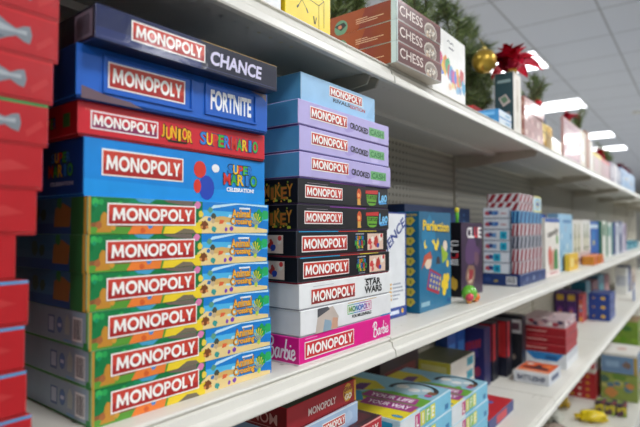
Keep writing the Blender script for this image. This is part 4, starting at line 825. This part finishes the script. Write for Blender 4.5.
# life boxes
def life(B):
    w, d, h = B.w, B.d, B.h
    f = B.F('front'); f.rect(.0, .0, .34, 1, '#dfe4e6', 1); f.rect(.34, 0, 1, 1, '#63b4d6', 1.1); f.rect(.62, .0, 1, 1, '#7cc4e0', 1.2)
    for k, (c, bg) in enumerate(zip('LIFE', ('#c8307a', '#d8d23a', '#8fc03a', '#e8e23a'))):
        a = .30+.10*k; f.poly([(a-.045, .16), (a+.045, .16), (a+.045, .84), (a-.045, .84)], bg, 2); B.F('front', 'title').text(c, a, .5, .018 if c == 'I' else .045, .5, '#f4f4f0', .03, 4)
    f.rect(.86, .12, .94, .4, '#2a7ab0', 2); f.rect(0, .93, 1, 1, '#b8dcea', 2.4)
    e = B.F('left'); e.rect(.42, .06, .93, .82, '#1f8fb8', 1.2); e.blob(.72, .72, 9, '#1c3c58', 1.6, 4, 10, .6); e.rect(.08, .2, .3, .7, '#a8c4d0', 1.2); e.text('LIFE', .18, .45, .14, .3, '#5a7a8a', .02, 2)
    t = Frame(B.get('lid'), (-w/2, d/2, h), (0, -1, 0), (1, 0, 0), (0, 0, 1), d, w)
    t.poly([(.12, 0), (1, 0), (1, .30), (.62, .42), (.3, .38), (.12, .2)], '#e8d42a', 1); t.poly([(.1, .2), (.35, .1), (.5, .25), (.35, .45), (.15, .45)], '#3f9ac0', 1.3); t.poly([(.35, .35), (.9, .25), (1, .4), (1, .58), (.6, .62), (.4, .55)], '#6aa83a', 1.2); t.poly([(0, .5), (.3, .45), (.5, .65), (.3, .8), (0, .8)], '#d8c83a', 1.25); t.poly([(.2, .42), (.34, .5), (.3, .72), (.2, .66)], '#6a3a78', 1.5)
    t.poly([(.50, .18), (.98, .22), (.98, .38), (.48, .35)], '#a83a8a', 2); t.poly([(.40, .36), (.93, .40), (.90, .55), (.40, .52)], '#a83a8a', 2.1)
    t.ell(.93, .08, 14, 7, '#2a4a8a', 2.2); t.ell(.93, .08, 12, 5.5, '#4a9ad0', 2.4)
    n = 20; cx, cy, r0, r1 = .72, .78, 64, 52   # the game's spinner printed round the far corner
    for k in range(n):
        a0, a1 = [math.radians(-20+220*(k+j)/n) for j in (0, 1)]; t.poly([(cx+r*.001/d*math.cos(a), cy+r*.0008/w*math.sin(a)) for r, a in ((r0, a0), (r0, a1), (r1, a1), (r1, a0))], '#262a30', 3)
    t.ell(cx, cy, 50, 40, '#a9c8d4', 2.5); t.ell(cx-.12, cy+.02, 17, 15, '#f0f0ea', 3.3); t.ell(cx+.02, cy-.02, 16, 14, '#e6e8e6', 3.5); t.ell(cx+.12, cy+.03, 12, 11, '#dfe2e2', 3.7); t.blob(cx+.2, cy-.1, 10, '#c2478a', 3.8, 3); t.blob(cx+.1, cy-.16, 9, '#6aa83a', 3.6, 4); t.rect(cx+.16, cy-.06, cx+.24, cy+.02, '#8a5a3a', 3.9)
    tt = Frame(B.get('title'), (-w/2, d/2, h), (0, -1, 0), (1, 0, 0), (0, 0, 1), d, w)
    tt.text('YOUR LIFE', .67, .455, .42, .085, '#f4ecf2', .03, 5, 4); tt.text('YOUR WAY', .735, .285, .40, .085, '#f4ecf2', .03, 5, 4)
LF = gb(.266, .262, .0478, '#dfe6ea', life, {'left': '#b9d2de', 'top': '#8cc0d6', 'front': '#8cc4de'}, '#5aa0c0')
lord = ['lowest', 'second', 'third', 'fourth', 'topmost']
for i in range(5): LF.put((.960, .510), LZ+.0478*i, [.3, -.2, .3, -.3, .1][i], f'light blue and yellow game box beside the red ones, {lord[i]} of the nearer five', group='light blue and yellow game boxes on the lower shelf')
for i in range(4): LF.put((1.236, .512), LZ+.0478*i, [-.2, .2, -.3, .2][i], f'light blue and yellow game box, {(lord[:3]+["topmost"])[i]} of the farther four', group='light blue and yellow game boxes on the lower shelf')
def wy(B):
    f = B.F('front'); f.rect(0, 0, 1, 1, '#e4e2d6', 1); f.rect(.66, .2, .94, .82, '#2ba3b8', 2); f.text('M', .8, .5, .1, .3, '#1a6a80', .02, 3) if False else None; f.rect(.74, .42, .86, .56, '#1a7a90', 2.4)
    e = B.F('left'); e.rect(0, 0, 1, 1, '#c9c04a', 1); e.rect(.3, .3, .9, .7, '#d8d28a', 1.4); B.F('top').rect(.03, .03, .97, .97, '#5a5c42', 1)
WY = gb(.217, .152, .0475, '#dfdccc', wy, {'left': '#c9c04a', 'top': '#6a6a48'}, '#e8e8e2')
for i in range(4): WY.put((1.625, .676), LZ+.0475*i, [.2, -.3, .3, -.2][i], f'white and yellow box with teal end label, {lord[i] if i < 3 else "topmost"} of four', 'box', 'white and yellow boxes with teal labels')
gb(.262, .118, .037, '#2a3a78', lambda B: (B.F('front').rect(.3, .15, .7, .85, '#c83038', 1), B.F('top').rect(.03, .05, .97, .95, '#b8262e', 1), B.F('top').blob(.7, .5, 16, '#3a6ab0', 1.4, 3), B.F('top').blob(.4, .4, 12, '#d87a4a', 1.5, 5)), {'top': '#b8262e', 'left': '#24346c'}).put((1.605, .545), LZ, 0, 'single red-topped game box with navy front, alone at the shelf front')
# dark boxes at the back, between and behind the light blue stacks
DB = gb(.26, .055, .125, '#3a2a30', lambda B: (B.F('top').blob(.5, .5, 30, '#5a3a38', 1, 3, 10, .6), B.F('front').rect(.1, .3, .9, .6, '#6a3038', 1)), {'top': '#4a3a38'})
DB.put((1.34, .779), LZ, 0, 'dark maroon box standing on the lower shelf against the back panel, lower of two'); DB.put((1.34, .779), LZ+.125, .2, 'dark maroon box against the back panel, upper of two')
BU = gb(.085, .05, .24, '#1f4a94', lambda B: (B.F('front').rect(.15, .2, .85, .8, '#3a7ac0', 1), B.F('front').blob(.5, .5, 20, '#6aa0d8', 1.4, 3)), {'left': '#1a3f80', 'top': '#2a58a4'})
# standing boxes at the back
def pur(B):
    e = B.F('left'); e.rect(0, 0, 1, 1, '#2c2a68', 1); e.blob(.5, .6, 40, '#4a3a8a', 1.2, 3, 12, 1); e.letters('SPACE', .5, .62, .8, .12, ['#d0384a'], .03, 4, '#5a1a3a', .05) if False else None
    for k in range(7): e.poly([(.12+.11*k, .56+.02*k), (.20+.11*k, .55+.02*k), (.22+.11*k, .70+.02*k), (.14+.11*k, .69+.02*k)], '#c8384a', 1.6+.05*k)
    e.blob(.75, .25, 14, '#a83a5a', 2, 5, 10, 1.6); e.blob(.3, .3, 24, '#3a3f9a', 1.4, 7)
gb(.075, .115, .235, '#23225a', pur, {'left': '#2c2a68', 'top': '#2a2860'}).put((2.05, .711), LZ, 0, 'upright purple-blue box with red slanted marks, at the back of the lower shelf')
def blk(B):
    f = B.F('left'); f.rect(0, 0, 1, 1, '#1a1e30', 1); f.rect(.50, .35, .97, .98, '#c22a30', 1.5); f.rect(.6, .4, .75, .94, '#d84a48', 1.7); f.blob(.3, .3, 18, '#2c3350', 1.3, 3, 10, 1.4); B.F('front').rect(.1, .35, .5, .98, '#c22a30', 1)
K1 = gb(.075, .115, .24, '#171a28', blk, {'left': '#1a1e30', 'top': '#24283a'})
K1.put((2.150, .711), LZ, 0, 'upright black box with a red strip, nearer the purple-blue box'); K1.put((2.255, .684), LZ, 0, 'upright black box with a red strip, next to the portrait box')
def port(B):
    e = B.F('left'); e.rect(0, 0, 1, 1, '#25272f', 1); e.rect(.48, .68, .98, .93, '#dcdce0', 2); e.rect(.55, .74, .92, .87, '#6a4a58', 2.4); e.blob(.5, .4, 26, '#5a5048', 1.5, 3, 12, 1.3); e.blob(.45, .5, 12, '#a89888', 1.8, 5, 10, 1.3); e.blob(.7, .25, 14, '#8a7a70', 1.7, 8); e.blob(.2, .2, 14, '#4a3a3a', 1.6, 9)
gb(.06, .13, .245, '#22242c', port, {'left': '#25272f', 'top': '#3a3c44'}).put((2.385, .656), LZ, 0, 'upright dark box with white title band, next to the red box stack')
for i in range(2): BU.put((1.852+.092*i, .782), LZ, 0, f'blue upright box at the back beside the white and yellow boxes, {["left", "right"][i]} of two', 'box', 'blue upright boxes at the back')
def bship(B):
    e = B.F('left'); e.rect(0, 0, 1, 1, '#d8dbe0', 1); e.rect(.0, .86, 1, 1, '#e8e8ea', 1.2); B.F('left', 'side_title').text('BATTLESHIP', .5, .45, .80, .44, '#1f2f55', .034, 4)
    f = B.F('front'); f.rect(0, 0, 1, 1, '#c9cdd4', 1); f.rect(.2, .25, .8, .65, '#35476e', 1.4)
    t = Frame(B.get('lid'), (-B.w/2, B.d/2, B.h), (0, -1, 0), (1, 0, 0), (0, 0, 1), B.d, B.w); t.rect(.03, .03, .97, .97, '#d8602f', 1); t.poly([(.1, .35), (.9, .3), (.8, .5), (.6, .52), (.55, .75), (.45, .75), (.4, .5), (.15, .5)], '#3a2c34', 1.6); t.blob(.75, .7, 18, '#e88a4a', 1.3, 4); t.blob(.2, .75, 16, '#efe0d0', 1.3, 5); t.rect(.03, .03, .97, .2, '#e0a080', 1.4)
gb(.178, .140, .047, '#d4d7dc', bship, {'top': '#d8d8da'}, '#8a9098').put((2.222, .508), LZ, -2, 'flat white naval game box with orange top and navy lettering, at the shelf front')
def redst(B):
    e = B.F('left'); e.rect(0, .9, 1, 1, '#d2545a', 1); e.text('Scattergories', .42, .5, .6, .42, '#e0b8b0', .01, 3, 0, .3) if False else None
    g = random.Random(3)
    e.stroke([(.02+.0045*k, .019+.003*math.sin(k*1.9)) for k in range(22)], .0032, '#dcb0a8', 3)
    t = B.F('top'); t.rect(.03, .03, .97, .97, '#5a3a4a', 1)
    for k in range(16): t.blob(g.uniform(.1, .9), g.uniform(.1, .9), g.uniform(10, 24), g.choice(['#d8c8c8', '#a83a4a', '#3a3a5a', '#c88a90', '#7a6a7a', '#e4dcd8']), 1.3+.1*k, k)
RS = gb(.262, .196, .039, '#a81c2a', redst, {'left': '#9c1824', 'top': '#7a4a54'}, '#6a1018')
def wb(B):
    e = B.F('left'); e.rect(0, 0, 1, 1, '#dfe2e6', 1); e.poly([(.1, 1), (.95, 1), (.8, .45), (.3, .45)], '#2f7fc0', 1.4); e.rect(.55, .55, .8, .8, '#1f5a94', 1.8); B.F('front').rect(0, .5, 1, 1, '#c8ccd2', 1)
gb(.262, .198, .066, '#e2e4e6', wb, {'top': '#c8ccd2'}).put((2.53, .504), LZ, 0, 'white box with blue upper panel, under the three red ones')
for i in range(3): RS.put((2.53, .505), LZ+.066+.039*i, [.4, -.5, .3][i], f'flat red game box on the white one with blue panel, {["lowest", "middle", "topmost"][i]} of three', group='flat red game boxes on the lower shelf')
gb(.255, .19, .036, '#c8b0b4', lambda B: [B.F(fc).blob(.12+.11*k, .5+.2*math.sin(k*2), 16, ['#e4dcd8', '#a83a4a', '#4a3a5a', '#d8a8a8', '#8a6a78'][k % 5], 1+.1*k, k, 9, .6) for k in range(8) for fc in ('left', 'top', 'front')], {'top': '#b8a0a4'}).put((2.533, .508), LZ+.066+.117, .6, 'pale pink patterned box lying on the three flat red game boxes', 'box')
def purp(B):
    e = B.F('left'); e.rect(0, 0, 1, 1, '#4a2a6a', 1); e.rect(.15, .72, .85, .92, '#c8a23a', 1.5); e.blob(.5, .4, 20, '#7a3a8a', 1.4, 3, 10, 1.4); e.blob(.5, .35, 9, '#c87a4a', 1.7, 4, 9, 1.5)
PB = gb(.20, .066, .20, '#3f2460', purp, {'left': '#4a2a6a', 'top': '#5a3a78'})
PB.put((3.83, .695), LZ, 0, 'upright purple box with yellow top band, nearer the shelf front of two', 'box', 'purple boxes on the lower shelf'); PB.put((3.83, .765), LZ, 0, 'upright purple box with yellow top band, nearer the back panel of two', 'box', 'purple boxes on the lower shelf')
gb(.13, .03, .19, '#c8605a', lambda B: [B.F('left').blob(.5, .12+.15*k, 10, ['#e8b83a', '#c83a4a', '#5a9ac0', '#e0d8c8', '#d86a3a', '#7a3a7a'][k], 1+.1*k, k) for k in range(6)], {'left': '#c8605a'}).put((3.86, .660), LZ, 0, 'thin multicoloured box between the purple and blue boxes', 'box')
def blu(B):
    e = B.F('left'); e.rect(0, 0, 1, 1, '#1f3f8a', 1); e.blob(.7, .5, 16, '#e0b83a', 1.5, 3, 10, .8); e.blob(.25, .5, 9, '#c8a83a', 1.5, 6, 10, .6); B.F('front').rect(.1, .2, .9, .8, '#4a5a9a', 1)
BL = gb(.27, .132, .062, '#26407f', blu, {'left': '#1f3f8a', 'top': '#3a4a80'}, '#141f44')
for i in range(3): BL.put((4.0, .520), LZ+.062*i, [0, .4, -.3][i], f'navy box with a yellow shape on its end, {["lowest", "middle", "topmost"][i]} of three', 'box', 'navy boxes with yellow shapes')
for i, (x, w_, h_, c, c2, n) in enumerate(((4.20, .20, .24, '#2a6f86', '#4a9ab0', 'teal'), (4.48, .28, .22, '#6a3040', '#a85a5a', 'maroon'), (4.78, .30, .24, '#2f6a80', '#58a0b0', 'deep teal'), (5.10, .26, .22, '#7a3a44', '#c0888a', 'rust'), (5.75, .14, .25, '#dcdcd8', '#b0b4bc', 'white'), (5.92, .20, .26, '#24386a', '#5a70a8', 'navy'), (6.15, .4, .2, '#c8b8a8', '#a08a7a', 'tan'))):
    gb(w_, .10, h_, c, lambda B, c2=c2: (B.F('front').rect(.1, .3, .9, .7, c2, 1), B.F('left').rect(.1, .3, .9, .7, c2, 1))).put((x, .70 if i < 4 else .60), LZ, 0, f'upright {n} box far along the lower shelf', 'box', 'upright boxes far along the lower shelf')
st = empty('price_strip', (5.30, .452, LZ+CZ)); mb = MB(); mb.box(-.04, .04, -.003, .003, .0, .16, '#2f5fa8', .001); mb.build('card', M['card'], st); mb = MB(); mb.box(-.03, .03, -.0045, -.003, .1, .14, '#d8e0ea', .0004); mb.build('price_label', M['card'], st); st.location.y = .50; tag(st, 'narrow blue display strip standing at the far front of the lower shelf', 'sign')

# ---- bottom shelf
def rds(B):
    e = B.F('left'); e.rect(0, 0, 1, 1, '#a82028', 1)
    for k in range(3): e.blob(.25+.25*k, .5, 13, ['#d8b03a', '#e0c8b8', '#c8862a'][k], 1.3+.1*k, k, 9, .7)
RB = gb(.25, .185, .041, '#a4202a', rds, {'left': '#a82028', 'top': '#b8484a'}, '#5a1018')
for i in range(4): RB.put((3.70, .568), BZ+.041*i, [0, .6, -.5, .3][i], f'red box with yellow marks on the bottom shelf, {["lowest", "second", "third", "topmost"][i]} of four', 'box', 'red boxes on the bottom shelf')
def mix(cs, n=12, seed=1, face='left'):
    def dr(B):
        g = random.Random(seed)
        for fc in ('left', 'front', 'top'):
            e = B.F(fc)
            for k in range(n): e.blob(g.uniform(.05, .95), g.uniform(.1, .9), g.uniform(14, 36), g.choice(cs), 1+.1*k, k, 9, .8)
    return dr
gb(.22, .15, .12, '#d8d0c4', mix(['#3a7ab0', '#c83a4a', '#e0b83a', '#e8e4dc', '#7a4a8a'], 10, 2), {'top': '#c8c4ba'}).put((3.71, .572), BZ+.164, 0, 'multicoloured box on top of the red boxes of the bottom shelf', 'box')
gb(.34, .205, .172, '#8a9a4a', mix(['#6a8a3a', '#a8a04a', '#4a6a5a', '#c8884a', '#5a7a8a', '#b8b46a'], 14, 3), {'top': '#a8a46a'}).put((3.79, .345), BZ, 0, 'big green picture box at the front of the bottom shelf', 'box')
def bgy(B):
    e = B.F('left'); e.rect(0, 0, 1, 1, '#6a88a8', 1); e.rect(0, .86, 1, 1, '#d8d4ca', 1.5); e.blob(.72, .45, 26, '#7a6458', 1.6, 3, 10, .9); e.rect(.9, 0, 1, .86, '#b89a4a', 1.8); e.rect(.12, .3, .5, .6, '#88a4c0', 1.4); t = B.F('top'); t.blob(.5, .5, 60, '#c8a89a', 1.2, 4, 12, .5)
gb(.33, .2, .125, '#6f8aa6', bgy, {'left': '#6a88a8', 'top': '#dcd8d0'}).put((3.785, .345), BZ+.172, .6, 'grey-blue box with white top, on the big green picture box', 'box')
GR = gb(.35, .2, .18, '#7a9a3a', mix(['#6a9a2a', '#8ab03a', '#a83a3a', '#7a3a5a', '#4a7a3a'], 10, 5), {'top': '#8a6a4a'})
GR.put((4.72, .42), BZ, 0, 'green and red picture box beyond the grey-blue one, lower of two', 'box', 'green and red picture boxes'); GR.put((4.72, .42), BZ+.18, .5, 'green and red picture box beyond the grey-blue one, upper of two', 'box', 'green and red picture boxes')
def lump(name, loc, size, col, label, cat, seed, cols=None, rz=0, m='plastic', extra=None):
    r = empty(name, (loc[0], loc[1], loc[2]+CZ), math.radians(rz)); rng = random.Random(seed); V = []; F2 = []; n, k = 28, 16
    ph = [rng.uniform(0, 6.28) for _ in range(8)]
    for i in range(k+1):
        t = math.pi*i/k
        for j in range(n):
            p = 2*math.pi*j/n; q = 1+.15*math.sin(2*p+ph[0]+3*t)+.14*math.sin(5*p+ph[1])*math.sin(3*t+ph[2])+.09*math.sin(9*p+ph[3]-5*t)
            V.append((size[0]/2*q*math.sin(t)**.8*math.cos(p), size[1]/2*q*math.sin(t)**.8*math.sin(p), max(0, size[2]*(.45+.5*math.cos(t)*(1+.1*math.sin(4*p+ph[4]))))))
    for i in range(k):
        for j in range(n): F2.append((i*n+j, (i+1)*n+j, (i+1)*n+(j+1) % n, i*n+(j+1) % n))
    mb = MB(); mb.add(V, F2, col)
    if cols:
        cl = [lin(c) for c in cols]; mb.c = [cl[int(2.5+2.49*math.sin(f*1.7+ph[5])) % len(cl)] for f in range(len(mb.f))]
    mb.build('bag_body', M[m], r, True)
    if extra: extra(r)
    tag(r, label, cat); return r
def knot(col):
    def ex(r):
        mb = MB(); mb.tube([(-.055, 0, .025), (-.075, .004, .03), (-.095, .0, .025)],   .008, col, 8, .018); mb.build('tied_end', M['plastic'], r, True)
    return ex
lump('plastic_bag', (3.29, .52, BZ), (.15, .10, .065), '#e3c81e', 'crumpled bright yellow bag lying at the front of the bottom shelf', 'bag', 1, None, -60, 'plastic', knot('#d8b818'))
lump('plastic_bag', (3.14, .70, BZ), (.11, .10, .075), '#d2d2c6', 'pale grey-white bag beside the crumpled yellow one', 'bag', 2, None, 20, 'plastic', knot('#5a5a54'))
lump('plastic_bag', (3.45, .75, BZ), (.15, .10, .085), '#c8a63a', 'mustard bag behind the pale grey-white one', 'bag', 3, None, 60, 'plastic', knot('#b8942a'))
lump('plastic_bag', (2.92, .64, BZ), (.14, .12, .07), '#a8988c', 'brownish bag at the hidden edge of the bottom shelf', 'bag', 4, None, 10, 'plastic', knot('#8a7a70'))
PKT = gb(.10, .05, .07, '#3a3040', mix(['#c8b83a', '#5a3a4a', '#e0dcd4', '#2a2a3a', '#8aa03a', '#b84a4a'], 9, 7), {'top': '#6a5a5a'})
for i, (x, y) in enumerate(((3.44, .485), (3.45, .43), (3.46, .372))): PKT.put((x, y), BZ, 4*i-4, f'small dark patterned packet in front of the green picture box, {["nearest the red boxes", "middle of three", "nearest the shelf front"][i]}', 'packet', 'patterned packets on the bottom shelf')
# ------------------------------------------------------------------ camera and world
cam = bpy.data.cameras.new('camera'); cam.sensor_width = 36; cam.lens = 28.8; cam.clip_start = .02
co = bpy.data.objects.new('camera', cam); COL.objects.link(co); S.camera = co
yaw, pit = math.radians(36.8), math.atan(14.5/512)
d = Vector((math.cos(pit)*math.cos(yaw), math.cos(pit)*math.sin(yaw), math.sin(pit)))
co.location = (0, 0, CZ); co.rotation_euler = d.to_track_quat('-Z', 'Y').to_euler()
cam.dof.use_dof = True; cam.dof.focus_distance = .80; cam.dof.aperture_fstop = 3.8
w = bpy.data.worlds.new('world'); S.world = w; w.use_nodes = True
w.node_tree.nodes['Background'].inputs[0].default_value = (.9, .95, 1, 1); w.node_tree.nodes['Background'].inputs[1].default_value = .05
S.view_settings.view_transform = 'Standard'; S.view_settings.look = 'None'; S.view_settings.gamma = 1; S.view_settings.use_curve_mapping = False
S.view_settings.exposure = -0.65
S.cycles.use_denoising = True
S.cycles.max_bounces = 8; S.cycles.diffuse_bounces = 5
